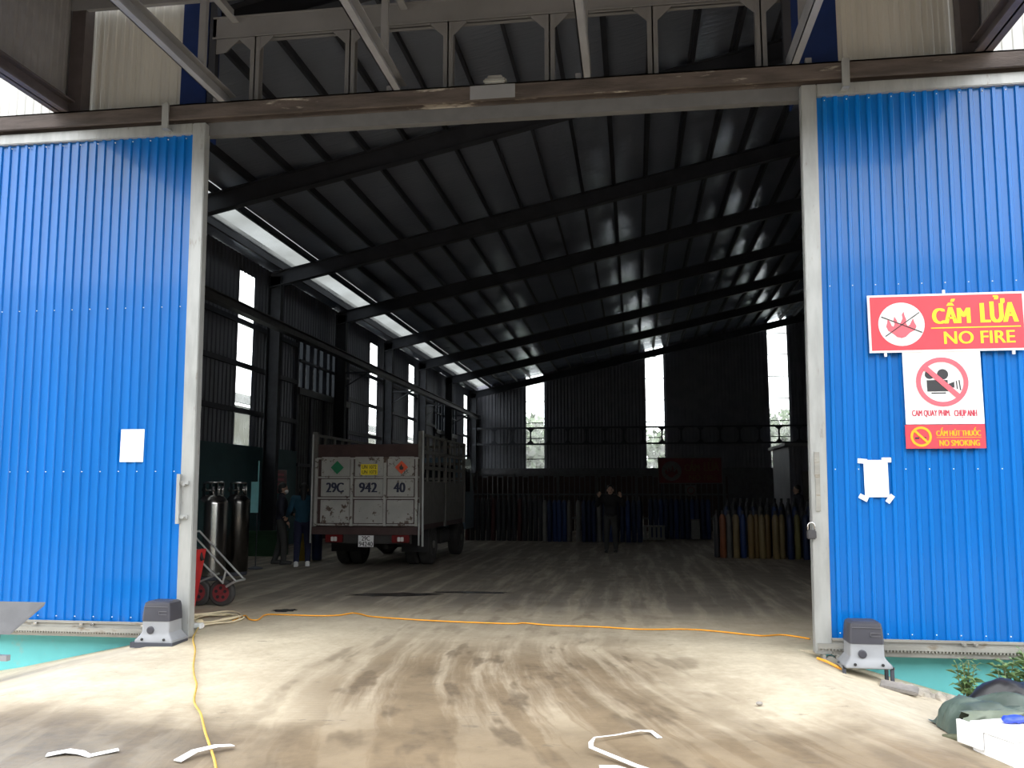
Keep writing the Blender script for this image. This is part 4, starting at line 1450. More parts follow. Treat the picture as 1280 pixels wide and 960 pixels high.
# ================================================================== lorry
TX0, TX1, TY = -6.06, -3.98, 15.9
tr = empty('truck', (-5.02, 18.4, 0), 'worn white stake-bed truck parked inside, rear panels numbered 29C 942 40', 'truck')
def tx(px): return TX0 + (px - 393) / 130.0 * 2.08
def tz(py): return 2.09 - (py - 573) / 85.0 * 1.27
tg = MB()
tg.b6(TX0 + 0.06, TX1 - 0.02, TY + 0.03, TY + 0.06, 0.82, 2.09)
tail = tg.build('tailgate', 'maroon', tr)
cols_t = [(401.5, 438), (443, 479), (483, 516)]
rows_t = [(570.5, 596), (598.5, 621.6), (625, 655)]
for a, b_ in cols_t:
    for c_, d_ in rows_t:
        b = MB(); b.b6(tx(a) + 0.008, tx(b_) - 0.008, TY + 0.014, TY + 0.03, tz(d_) + 0.008, tz(c_) - 0.008, 0.006); b.build('panel', 'truck_white', tail)
for x in (396.5, 440.5, 481, 519):
    b = MB(); b.b6(tx(x) - 0.026, tx(x) + 0.026, TY - 0.02, TY + 0.03, 0.82, 2.09); b.build('upright', 'truck_white', tail)
for z in (573, 597, 623.2, 656.5):
    b = MB(); b.b6(TX0 + 0.06, TX1 - 0.02, TY - 0.012, TY + 0.03, tz(z) - 0.016, tz(z) + 0.016); b.build('crosspiece', 'truck_white', tail)
for (s_, x0, x1, z0, z1) in (('29C', 408.5, 430.6, 616, 603.7), ('942', 449, 471.5, 616, 603.7), ('40', 491, 505.6, 616, 603.7)):
    b = MB(); lettering(b, s_, tx(x0), tx(x1), tz(z0), tz(z1), TY + 0.009, 0.075); b.build('number_lettering', 'navy_print', tail)
def diamond(cx, cz, r, mat, name):
    b = MB(); b.poly([(cx, TY + 0.006, cz + r), (cx + r, TY + 0.006, cz), (cx, TY + 0.006, cz - r), (cx - r, TY + 0.006, cz)], (0, 0.004, 0))
    return b.build(name, mat, tail)
tag(diamond(tx(421.8), tz(584.6), 0.128, 'green', 'hazard_diamond'), 'green hazard diamond')
tag(diamond(tx(500.4), tz(584.6), 0.128, 'orange_red', 'hazard_diamond'), 'red flame hazard diamond')
b = MB(); cx, cz = tx(500.4), tz(584.6)
b.poly([(cx - 0.03, TY + 0.003, cz - 0.045), (cx + 0.03, TY + 0.003, cz - 0.045), (cx + 0.04, TY + 0.003, cz), (cx + 0.015, TY + 0.003, cz + 0.02), (cx, TY + 0.003, cz + 0.065), (cx - 0.02, TY + 0.003, cz + 0.02), (cx - 0.04, TY + 0.003, cz + 0.01)], (0, 0.002, 0))
b.build('flame_mark', 'black_print', tail)
b = MB(); b.b6(tx(451), tx(471.5), TY + 0.005, TY + 0.01, tz(594), tz(580.5)); pl = b.build('number_placard', 'yellow_print', tail)
b = MB(); lettering(b, 'UN 1072', tx(452.5), tx(470), tz(586.2), tz(581.8), TY + 0.003, 0.03); b.build('lettering', 'black_print', pl)
b = MB(); lettering(b, 'UN 1073', tx(452.5), tx(470), tz(592.6), tz(588.2), TY + 0.003, 0.03); b.build('lettering', 'black_print', pl)
# board above the tailgate, rear corner posts
b = MB(); b.b6(TX0 + 0.02, TX1 - 0.02, TY + 0.10, TY + 0.14, 2.05, 2.36); b.build('top_board', 'maroon', tr)
for x in (TX0, TX1):
    b = MB(); b.b6(x - 0.045, x + 0.045, TY + 0.03, TY + 0.12, 0.72, 2.60); b.build('corner_post', 'truck_grey', tr)
b = MB(); b.tube([(TX1 + 0.07, TY - 0.02, 0.45), (TX1 + 0.05, TY, 2.6)], 0.022, 8); b.build('drop_bar', 'galv', tr)
b = MB(); b.tube([(TX1 + 0.0, TY - 0.04, 0.47), (TX1 + 0.0, TY - 0.03, 1.25)], 0.018, 8); b.build('drop_bar', 'galv', tr)
b = MB(); b.tube([(TX0 - 0.02, TY - 0.03, 0.5), (TX0 - 0.02, TY - 0.02, 2.55)], 0.016, 8); b.build('drop_bar', 'galv', tr)
BL = 4.2
b = MB(); b.b6(TX0, TX1, TY + 0.05, TY + BL, 0.74, 0.84); b.build('bed_floor', 'maroon', tr)
b = MB(); b.b6(TX0 - 0.02, TX1 + 0.02, TY, TY + 0.12, 0.66, 0.80); b.build('rear_sill', 'maroon', tr)
for x in (TX0, TX1):
    sg = 1 if x > -5 else -1
    side = MB(); side.b6(x - 0.02, x + 0.02, TY + 0.1, TY + BL, 0.84, 1.62)
    sd = side.build('side_wall', 'truck_grey', tr)
    nst = 9
    for k in range(nst):
        y = TY + 0.1 + (BL - 0.15) * k / (nst - 1)
        if k % 4 == 0:
            b = MB(); b.b6(x - 0.03 + sg * 0.01, x + 0.03 + sg * 0.02, y - 0.035, y + 0.035, 0.74, 2.58); b.build('stake', 'truck_grey', tr)
        else:
            b = MB(); b.b6(x - 0.015, x + 0.02, y - 0.05, y + 0.05, 1.6, 2.52); b.build('slat', 'truck_grey', tr)
    for z, h in ((2.54, .05), (2.22, .07), (1.92, .07), (1.62, .06)):
        b = MB(); b.b6(x - 0.02, x + 0.03, TY + 0.1, TY + BL, z - h / 2, z + h / 2); b.build('side_rail', 'truck_grey', tr)
    b = MB(); b.b6(x + sg * 0.02, x + sg * 0.03, TY + 0.15, TY + BL, 1.2, 1.22); b.build('side_rib', 'truck_grey', sd)
b = MB(); b.b6(TX0, TX1, TY + BL - 0.05, TY + BL, 0.84, 1.7); b.build('headboard', 'truck_grey', tr)
for z in (1.75, 2.1, 2.5):
    b = MB(); b.b6(TX0, TX1, TY + BL - 0.05, TY + BL, z - 0.03, z + 0.03); b.build('front_rail', 'truck_grey', tr)
# chassis
b = MB()
for x in (-5.42, -4.62):
    b.b6(x - 0.04, x + 0.04, TY + 0.1, TY + 5.4, 0.52, 0.74)
b.b6(-5.5, -4.5, TY + 0.12, TY + 0.2, 0.5, 0.72)
for y in (TY + 1.0, TY + 2.4, TY + 3.6):
    b.b6(-5.42, -4.62, y - 0.04, y + 0.04, 0.55, 0.7)
b.build('chassis_frame', 'chassis', tr)
b = MB(); b.b6(tx(408), tx(512), TY + 0.06, TY + 0.13, tz(680), tz(667)); b.build('lamp_bar', 'chassis', tr)
for px0, px1 in ((409, 430.5), (490, 511)):
    b = MB(); b.b6(tx(px0), tx(px1), TY + 0.0, TY + 0.07, tz(678.5), tz(669), 0.01); lm = b.build('tail_lamp', 'lamp_red', tr)
    for f in (0.42, 0.6):
        q = tx(px0) + f * (tx(px1) - tx(px0))
        b = MB(); b.b6(q - 0.028, q + 0.028, TY - 0.006, TY + 0.004, tz(677), tz(671.5), 0.006); b.build('lamp_lens', 'lamp_clear', lm)
b = MB(); b.b6(tx(449.4), tx(467.8), TY + 0.02, TY + 0.03, tz(684), tz(669.8)); pl = b.build('number_plate', 'white', tr)
b = MB(); lettering(b, '29C', tx(453.5), tx(463.5), tz(676.2), tz(670.6), TY + 0.017, 0.03); b.build('lettering', 'black_print', pl)
b = MB(); lettering(b, '94240', tx(450.2), tx(467), tz(683.2), tz(677.4), TY + 0.017, 0.03); b.build('lettering', 'black_print', pl)
def wheel(x, y, r, w, hub_out, name='wheel'):
    b = MB()
    b.lathe([(r * .55, -w / 2), (r * .93, -w / 2), (r, -w * .36), (r, w * .36), (r * .93, w / 2), (r * .55, w / 2)], (x, y, r), 28, 'x')
    o = b.build(name, 'tyre', tr)
    smooth_angle(o, 40)
    b = MB()
    h = w / 2 + 0.004
    b.lathe([(r * .56, -h), (r * .56, h), (r * .48, h - .03), (r * .2, h - .05), (r * .18, h + .02), (r * .08, h + .02)] if hub_out > 0 else
            [(r * .56, h), (r * .56, -h), (r * .48, -h + .03), (r * .2, -h + .05), (r * .18, -h - .02), (r * .08, -h - .02)], (x, y, r), 20, 'x')
    b.build('wheel_rim', 'truck_grey', o)
    return o
RA, FA = TY + 1.5, TY + 4.25
for x, s_ in ((-5.87, -1), (-5.60, -1), (-4.44, 1), (-4.17, 1)):
    wheel(x, RA, 0.40, 0.225, s_)
for x, s_ in ((-5.80, -1), (-4.16, 1)):
    wheel(x, FA, 0.40, 0.24, s_)
b = MB()
b.lathe([(0.05, -5.8), (0.07, -5.3), (0.07, -5.25), (0.17, -5.12), (0.2, -5.02), (0.17, -4.92), (0.07, -4.8), (0.05, -4.2)], (0, RA, 0.40), 14, 'x')
b.build('rear_axle', 'chassis', tr)
for x in (-5.74, -4.3):
    b = MB(); b.b6(x - 0.27, x + 0.27, RA - 0.55, RA - 0.535, 0.28, 0.76); b.build('mud_flap', 'black', tr)
b = MB(); b.tube([(-4.95, TY + 3.6, 0.5), (-4.95, TY + 1.3, 0.46), (-4.72, TY + 0.8, 0.42), (-4.7, TY + 0.3, 0.42)], 0.045, 10); b.build('exhaust_pipe', 'chassis', tr)
b = MB(); b.b6(-4.42, -4.06, TY + 2.3, TY + 3.1, 0.36, 0.66, 0.03); b.build('fuel_tank', 'chassis', tr)
b = MB()
b.poly([(-5.98, TY + BL + 0.1, 0.55), (-5.98, TY + BL + 0.1, 2.25), (-5.98, TY + 5.5, 2.25), (-5.98, TY + 5.95, 1.45), (-5.98, TY + 5.98, 0.55), (-5.98, TY + 4.85, 0.55), (-5.98, TY + 4.7, 0.85), (-5.98, TY + 4.3, 0.95), (-5.98, TY + 4.2, .55)], (1.92, 0, 0))
cb = b.build('cab', 'cab_blue', tr)
b = MB(); b.b6(-5.8, -4.25, TY + BL + 0.09, TY + BL + 0.11, 1.5, 2.1); b.build('rear_window', 'glass_dark', cb)
b = MB(); b.b6(-4.065, -4.05, TY + 4.6, TY + 5.4, 1.45, 2.05); b.build('side_window', 'glass_dark', cb)
b = MB(); b.b6(-3.95, -3.9, TY + 5.5, TY + 5.62, 1.5, 1.95); b.beam((-4.05, TY + 5.6, 1.9), (-3.92, TY + 5.57, 1.9), 0.03, 0.03); b.build('side_mirror', 'black', cb)

# ================================================================== cryogenic tanks, trolley and things at the left
def dewar(x, y, label, r, mat):
    s = empty('storage_tank', (x, y, 0), label, 'tank', 'upright metal tanks inside the gate')
    b = MB(); b.lathe([(r * .8, 0.03), (r, 0.08), (r, 1.26), (r * .96, 1.32), (r * .7, 1.39), (r * .25, 1.43)], (x, y, 0), 36)
    smooth_angle(b.build('vessel', mat, s), 40)
    b = MB(); b.lathe([(r * .9, 0), (r * .95, 0.02), (r * .95, 0.06), (r * .9, 0.08)], (x, y, 0), 28); b.build('foot_ring', 'dark_steel', s)
    b = MB()
    b.tube([(x + r * .62 * math.cos(a * PI / 14), y + r * .62 * math.sin(a * PI / 14), 1.62) for a in range(28)], 0.016, 8, closed=True)
    b.build('handling_ring', 'chrome', s, True)
    for k in range(4):
        a = PI / 4 + k * PI / 2
        b = MB(); b.beam((x + r * .62 * math.cos(a), y + r * .62 * math.sin(a), 1.33), (x + r * .62 * math.cos(a), y + r * .62 * math.sin(a), 1.62), 0.05, 0.012); b.build('ring_support', 'chrome', s)
    b = MB()
    b.tube([(x, y, 1.40), (x, y, 1.55)], 0.03, 8)
    b.tube([(x - .12, y - .05, 1.48), (x + .12, y - .05, 1.50)], 0.018, 8)
    b.tube([(x + .08, y + .05, 1.42), (x + .08, y + .05, 1.56)], 0.02, 8)
    b.lathe([(0.04, -0.012), (0.04, 0.012)], (x - .13, y - .07, 1.5), 12, 'y')
    b.build('valve_gear', 'chrome', s, True)
    return s
dewar(-7.09, 13.95, 'tall stainless tank by the left post, brighter and nearer of the pair', 0.25, 'stainless')
dewar(-7.02, 14.75, 'dark upright metal tank, standing right of the bright stainless one', 0.21, 'dark_tank')

t = empty('hand_trolley', (-5.4, 10.85, 0), 'steel hand trolley with red-hubbed black wheels behind the left post', 'trolley')
for x in (-5.66, -5.33):
    b = MB(); b.lathe([(0.11, -0.045), (0.15, -0.045), (0.172, -0.025), (0.172, 0.025), (0.15, 0.045), (0.11, 0.045)], (x + .0, 10.85, 0.172), 26, 'y')
    w_ = b.build('wheel', 'tyre', t); smooth_angle(w_, 40)
    # spin the wheel so that its face shows toward the gate at an angle
    b = MB()
    b.lathe([(0.112, -0.055), (0.114, -0.04), (0.114, 0.04), (0.112, 0.055), (0.10, 0.05), (0.10, -0.05)], (x, 10.85, 0.172), 26, 'y')
    b.lathe([(0.10, -0.05), (0.10, 0.05)], (x, 10.85, 0.172), 26, 'y')
    b.lathe([(0.026, -0.075), (0.03, -0.06), (0.03, 0.06), (0.026, 0.075)], (x, 10.85, 0.172), 12, 'y')
    hub = b.build('wheel_hub', 'red_dark', w_)
    b = MB()
    for k in range(5):
        a = 2 * PI * k / 5 + 0.3
        b.lathe([(0.022, -0.059), (0.022, 0.059)], (x + 0.064 * math.cos(a), 10.85, 0.172 + 0.064 * math.sin(a)), 10, 'y')
    b.build('hollow_shade', 'black', w_)  # black discs standing in for the shade in the hub openings
def rod(p, q, r=0.013, nm='frame_tube', mat='galv'):
    b = MB(); b.tube([p, q], r, 8); b.build(nm, mat, t)
rod((-5.75, 10.74, 0.95), (-5.10, 10.74, 0.33))
rod((-5.75, 10.98, 0.95), (-5.10, 10.98, 0.33))
rod((-5.62, 10.74, 0.60), (-5.27, 10.74, 0.30))
rod((-5.10, 10.72, 0.33), (-5.22, 10.72, 0.26), 0.016, 'toe_bar')
rod((-5.10, 10.72, 0.33), (-5.10, 11.0, 0.33), 0.016, 'toe_bar')
rod((-5.24, 10.74, 0.47), (-5.28, 10.74, 0.30))
rod((-5.75, 10.85, 0.20), (-5.30, 10.85, 0.18), 0.014, 'axle')
rod((-5.70, 10.80, 0.28), (-5.36, 10.80, 0.42))
rod((-5.75, 10.74, 0.95), (-5.75, 10.98, 0.95), 0.013, 'handle')
s = empty('red_cabinet', (-5.72, 10.35, 0), 'red metal case standing partly behind the left door post', 'case')
b = MB(); b.poly([(-5.93, 10.25, 0.04), (-5.50, 10.25, 0.04), (-5.38, 10.25, 0.76), (-5.90, 10.25, 0.76)], (0, 0.22, 0)); b.build('body', 'red', s)
b = MB(); b.tube([(-5.62, 10.36, 0.72), (-5.52, 10.36, 0.80), (-5.42, 10.36, 0.76), (-5.37, 10.36, 0.62)], 0.022, 8); b.build('hose', 'black', s, True)
b = MB(); b.b6(-5.95, -5.55, 10.26, 10.45, 0, 0.04); b.build('foot', 'black', s)

s = empty('notice_board', (-9.2, 21.5, 1.4), 'red notice board on the teal wall behind the standing people', 'board')
b = MB(); b.b6(LX + 0.13, LX + 0.16, 21.45, 22.75, 1.40, 2.03); b.build('panel', 'red_dark', s)
b = MB()
for z in (1.9, 1.77, 1.64, 1.51):
    b.b6(LX + 0.16, LX + 0.165, 21.65, 22.55, z - 0.03, z + 0.03)
b.build('text_lines', 'red_text', s)

s = empty('cyan_panel', (-7.05, 15.9, 0), 'narrow pale cyan panel on a slim pole behind the dark tank', 'panel')
b = MB(); b.b6(-7.31, -7.16, 15.9, 15.93, 1.06, 1.65); b.build('board', 'cyan_board', s)
b = MB(); b.tube([(-7.19, 15.95, 1.06), (-7.19, 15.95, 2.05)], 0.013, 8); b.build('pole', 'cyan_board', s)
b = MB(); b.tube([(-7.19, 15.95, 0), (-7.19, 15.95, 1.06)], 0.011, 8); b.build('stand_tube', 'column_steel', s)
b = MB(); b.lathe([(0.14, 0), (0.14, 0.02), (0.03, 0.05)], (-7.19, 15.95, 0), 14); b.build('base', 'dark_steel', s)
s = empty('crate', (-8.35, 19.2, 0), 'dark green plastic crate beside the people near the teal wall', 'crate')
b = MB()
b.b6(-8.7, -8.0, 18.9, 18.93, 0.05, 0.55); b.b6(-8.7, -8.0, 19.47, 19.5, 0.05, 0.55)
b.b6(-8.7, -8.67, 18.9, 19.5, 0.05, 0.55); b.b6(-8.03, -8.0, 18.9, 19.5, 0.05, 0.55); b.b6(-8.7, -8.0, 18.9, 19.5, 0, 0.05)
b.build('tub', 'green_bin', s)
b = MB()
for z in (0.15, 0.3, 0.45):
    b.b6(-8.71, -7.99, 18.885, 18.9, z - 0.015, z + 0.015)
b.b6(-8.73, -7.97, 18.87, 18.9, 0.52, 0.57)
b.build('rim_bands', 'green_bin', s)

# ================================================================== gas cylinders
_cyl = {}
def cylinder(x, y, colour, r, h, label, group):
    key = (colour, round(r, 3), round(h, 2))
    if key not in _cyl:
        b = MB()
        prof = [(r * .85, 0.0), (r, 0.03), (r, h * .80), (r * .93, h * .85), (r * .72, h * .895), (r * .42, h * .92)]
        b.lathe(prof, (0, 0, 0), 14)
        o = b.build('gas_cylinder', 'cyl_' + colour, origin=(x, y, 0), fixn=True)
        for v in o.data.vertices:
            v.co.x += x; v.co.y += y
        smooth_angle(o, 40)
        b = MB()
        b.lathe([(r * .42, h * .915), (r * .44, h * .985), (r * .40, h), (r * .15, h)], (0, 0, 0), 10)
        v_ = b.build('valve_cap', 'cyl_dark')
        v_.parent = o
        _cyl[key] = (o, v_)
    else:
        so, sv = _cyl[key]
        o = so.copy(); C.objects.link(o)
        v_ = sv.copy(); C.objects.link(v_); v_.parent = o
        o.location = (x, y, 0)
    return tag(o, label, 'gas cylinder', group)
cw = dict(orange='orange', grey='grey', ochre='ochre', sand='sand', blue='blue', lime='yellow-green', navy='navy blue', dark='black', maroon='maroon', pale='pale grey', yellow='yellow')

# right cluster, nearest row from left to right
front = [(897, 'dark'), (904, 'orange'), (912, 'grey'), (920, 'sand'), (929, 'blue'), (938, 'ochre'), (945, 'ochre'), (951, 'sand'), (958, 'ochre'), (967, 'sand'), (975, 'sand'), (984, 'navy'), (993, 'lime'), (1002, 'navy'), (1011, 'blue')]
for i, (px, c) in enumerate(front, 1):
    x = 1.81 + (px - 897) / 111.0 * 1.95
    y = 19.95 - (px - 897) / 111.0 * 0.35 + (i % 2) * 0.10
    cylinder(x, y, c, 0.068 if i % 2 else 0.074, 1.04, '%s gas cylinder, %s from the left in the right front row' % (cw[c], ORD[i]), 'front row of the right cylinder cluster')
back = ['navy', 'dark', 'blue', 'dark', 'navy', 'grey', 'dark', 'blue', 'navy', 'dark', 'blue', 'dark', 'navy']
for rr in (1, 2):
    for i, c in enumerate(back, 1):
        x = 1.86 + i * 0.150 + rr * 0.05
        cylinder(x, 20.08 + rr * 0.22, c if rr == 1 else 'dark', 0.07, 1.14 + 0.08 * rr, '%s gas cylinder, %s from the left in row %s of the right cluster' % (cw[c if rr == 1 else 'dark'], ORD[i], ('two', 'three')[rr - 1]), 'rear rows of the right cylinder cluster')
# long row at the back, from the lorry to the middle
n = 0
def X25(px, y=25.5):
    return (px - 793) / 1080.0 * y * 1.0 + 0.0
rowspec = []
px = 586
while px < 682:
    rowspec.append((px, 'dark' if (len(rowspec) % 5) else 'maroon'))
    px += 6.6
for i, (p, c) in enumerate(rowspec, 1):
    cylinder(X25(p, 25.9), 25.7 + (i % 2) * 0.04, c, 0.073, 1.36, '%s gas cylinder, %s right of the truck in the long row' % (cw[c], ORD[i]), 'dark cylinders right of the truck')
mid = [(684, 'pale'), (690, 'navy'), (696, 'blue'), (702, 'blue'), (708, 'blue'), (714, 'grey'), (725, 'pale'), (732, 'navy'), (738, 'navy'), (744, 'navy'), (750, 'pale'), (757, 'navy'), (764, 'blue'), (771, 'navy'), (778, 'navy'), (785, 'blue'), (792, 'navy'), (799, 'navy')]
for i, (p, c) in enumerate(mid, 1):
    cylinder(X25(p, 25.8), 25.4 + (i % 2) * 0.05, c, 0.073, 1.30, '%s gas cylinder, %s from the left in the middle back row' % (cw[c], ORD[i]), 'middle back row of cylinders')
for i in range(1, 13):
    cylinder(X25(806 + i * 6.2, 27.5), 27.3, ['blue', 'navy', 'navy'][i % 3], 0.075, 1.32, '%s gas cylinder, %s from the left below the far red sign' % (cw[['blue', 'navy', 'navy'][i % 3]], ORD[i]), 'blue cylinders below the far red sign')
# two by the people
cylinder(-7.05, 17.9, 'yellow', 0.11, 1.30, 'yellow gas cylinder standing between the two people', 'cylinders by the people')
cylinder(-6.78, 18.1, 'blue', 0.11, 1.0, 'blue gas cylinder beside the yellow one near the people', 'cylinders by the people')

s = empty('wire_crate', (0.45, 26.2, 0), 'pale low slatted crate before the blue cylinders', 'crate')
for k in range(5):
    b = MB(); b.b6(0.26 + k * .13, 0.34 + k * .13, 26.1, 26.12, 0.02, 0.45); b.build('slat', 'cyl_pale', s)
for z in (0.06, 0.42):
    b = MB(); b.b6(0.24, 0.88, 26.12, 26.5, z - 0.02, z + 0.02); b.build('deck', 'cyl_pale', s)
s = empty('steel_box', (1.75, 26.8, 0), 'pale upright box at the end of the blue cylinders', 'box')
b = MB(); b.b6(1.68, 1.92, 26.7, 26.95, 0.03, 0.58, 0.01); b.build('body', 'cyl_pale', s)
b = MB(); b.b6(1.66, 1.94, 26.68, 26.97, 0.58, 0.61); b.build('lid', 'cyl_grey', s)

# rack fence at the back of the store
s = empty('storage_rack', (-2, 31, 0), 'long steel rail rack with maroon boards behind the cylinders', 'rack')
for x in (-5.82, -4.3, -2.71, -1.3, 0.06, 1.6, 3.1):
    b = MB(); b.b6(x - 0.04, x + 0.04, 30.95, 31.05, 0, 2.06); b.build('post', 'rail_grey', s)
for z in (2.01, 1.33, 0.5):
    b = MB(); b.b6(-5.9, 3.2, 30.97, 31.03, z - 0.03, z + 0.03); b.build('rail', 'rail_grey', s)
b = MB()
k = 0
x = -5.8
while x < 3.1:
    b.b6(x, x + 0.15, 31.08, 31.11, 0.05, 1.98 + 0.05 * math.sin(k * 2.3))
    x += 0.185
    k += 1
b.build('boards', 'maroon', s)['kind'] = 'stuff'

s = empty('warning_sign', (1.9, 31, 1.7), 'far shade-darkened red NO FIRE sign hung in the dark hall', 'sign')
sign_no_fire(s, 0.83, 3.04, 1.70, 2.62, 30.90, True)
for x in (0.95, 2.9):
    b = MB(); b.b6(x - 0.025, x + 0.025, 30.92, 30.95, 0, 2.6); b.build('post', 'dark_steel', s)
s = empty('small_sign', (1.95, 30.8, 1.28), 'small white sign below the far red sign', 'sign')
b = MB(); b.b6(1.76, 2.13, 30.88, 30.90, 1.27, 1.65); b.build('panel', 'pale_dimmed', s)
b = MB(); disc(b, 1.95, 1.47, 30.875, 0.13, 0.10, 24); b.build('ring', 'red_dimmed', s)
b = MB(); b.b6(1.93, 1.96, 30.9, 30.93, 0, 1.6); b.build('post', 'dark_steel', s)

# site cabin at the right
s = empty('site_cabin', (6.3, 32, 0), 'grey ribbed cabin standing in the dark right of the hall', 'cabin')
for k in range(4):
    b = MB(); corr(b, (5.15 + k * 0.75, 30.0, 0.1), (1, 0, 0), (0, 0, 1), 0.75, 2.85, 0.2, 0.03, out=(0, -1, 0)); b.build('wall_panel', 'wall_back', s)
b = MB(); b.b6(5.15, 8.15, 30.02, 33.5, 0.1, 2.95); b.build('core', 'wall_back', s)
b = MB(); b.b6(5.0, 8.3, 29.9, 33.6, 2.95, 3.05); b.build('roof', 'grey_steel', s)
b = MB(); b.b6(5.55, 6.1, 29.94, 29.98, 0.1, 2.1); dd = b.build('door', 'cyl_pale', s)
b = MB(); b.b6(5.6, 5.64, 29.91, 29.94, 0.95, 1.1); b.build('handle', 'chrome', dd)
b = MB(); b.b6(5.15, 8.15, 30.0, 33.5, 0, 0.1); b.build('skid', 'dark_steel', s)

# ================================================================== world beyond the windows
s = empty('neighbour_shed', (-15, 26, -0.3), 'low cream shed with grey sheet roof outside the left windows', 'shed')
b = MB(); b.b6(-17, -14.5, 14, 60, -0.3, 4.6); b.build('wall', 'shed_cream', s)
b = MB(); corr(b, (-14.2, 14, 4.62), (0, 1, 0), Vector((-0.94, 0, 0.34)), 46, 3.0, 0.25, 0.04, out=(0.34, 0, 0.94)); b.build('roof', 'shed_roof', s)
def tree(x, y, h, r, seed, label):
    rng = random.Random(seed)
    s = empty('tree', (x, y, -0.35), label, 'tree', 'trees beyond the far wall')
    b = MB(); b.tube([(x, y, -0.35), (x + .1, y, h * .4), (x - .05, y, h * .75)], [0.2, 0.15, 0.06], 8); b.build('trunk', 'bark', s, True)
    b = MB()
    for k in range(1500):
        u, v, w = rng.gauss(0, .42), rng.gauss(0, .42), rng.gauss(0, .40)
        q = Vector((x + u * r, y + v * r, h * .62 + w * h * .45))
        if q.z < 0.6 or q.z > h:
            continue
        d = Vector((rng.uniform(-1, 1), rng.uniform(-1, 1), rng.uniform(-1, 1))).normalized()
        e = d.orthogonal().normalized()
        L = rng.uniform(.2, .38)
        b.quad(q - d * L, q + e * L * .6, q + d * L, q - e * L * .6)
    b.build('foliage', 'tree_leaf', s, fixn=False)['kind'] = 'stuff'
tree(-6.6, 56, 6.3, 2.6, 1, 'bushy tree outside, behind the first far window')
tree(2.6, 57, 5.4, 2.4, 2, 'bushy tree outside, behind the middle far window')
tree(9.6, 56, 6.6, 2.6, 3, 'bushy tree outside, behind the right far window')

s = empty('blocker', (0, -18, 0), 'long grey warehouse added unseen behind the camera to cut low sky', 'light blocker')  # unseen block added and sized to cut low sky and darken door reflections
for k in range(12):
    b = MB(); corr(b, (-42 + 7 * k, -15.0, -0.3), (1, 0, 0), (0, 0, 1), 7.0, 10.0, 0.5, 0.06, out=(0, 1, 0)); b.build('wall_panel', 'blocker_wall', s)
b = MB(); b.b6(-42, 42, -30, -15.1, -0.3, 9.7); b.build('core', 'blocker_wall', s)
b = MB(); b.poly([(-43, -14.6, 9.6), (-43, -22.5, 11.8), (-43, -30.5, 9.6)], (86, 0, 0)); b.build('roof', 'shed_roof', s)
for x in (-30, -10, 12, 30):
    b = MB(); b.b6(x - 2.2, x + 2.2, -14.95, -14.9, -0.2, 4.4); b.build('shutter', 'dark_steel', s)

# ================================================================== people
def evaluate(o):
    dg = bpy.context.evaluated_depsgraph_get()
    me = bpy.data.meshes.new_from_object(o.evaluated_get(dg))
    old = o.data
    o.modifiers.clear()
    o.data = me
    bpy.data.meshes.remove(old)
    for p in o.data.polygons:
        p.use_smooth = True
def fuse(o, vox, it=6):
    m = o.modifiers.new('r', 'REMESH'); m.mode = 'VOXEL'; m.voxel_size = vox
    m2 = o.modifiers.new('s', 'SMOOTH'); m2.factor = 0.5; m2.iterations = it
    evaluate(o)

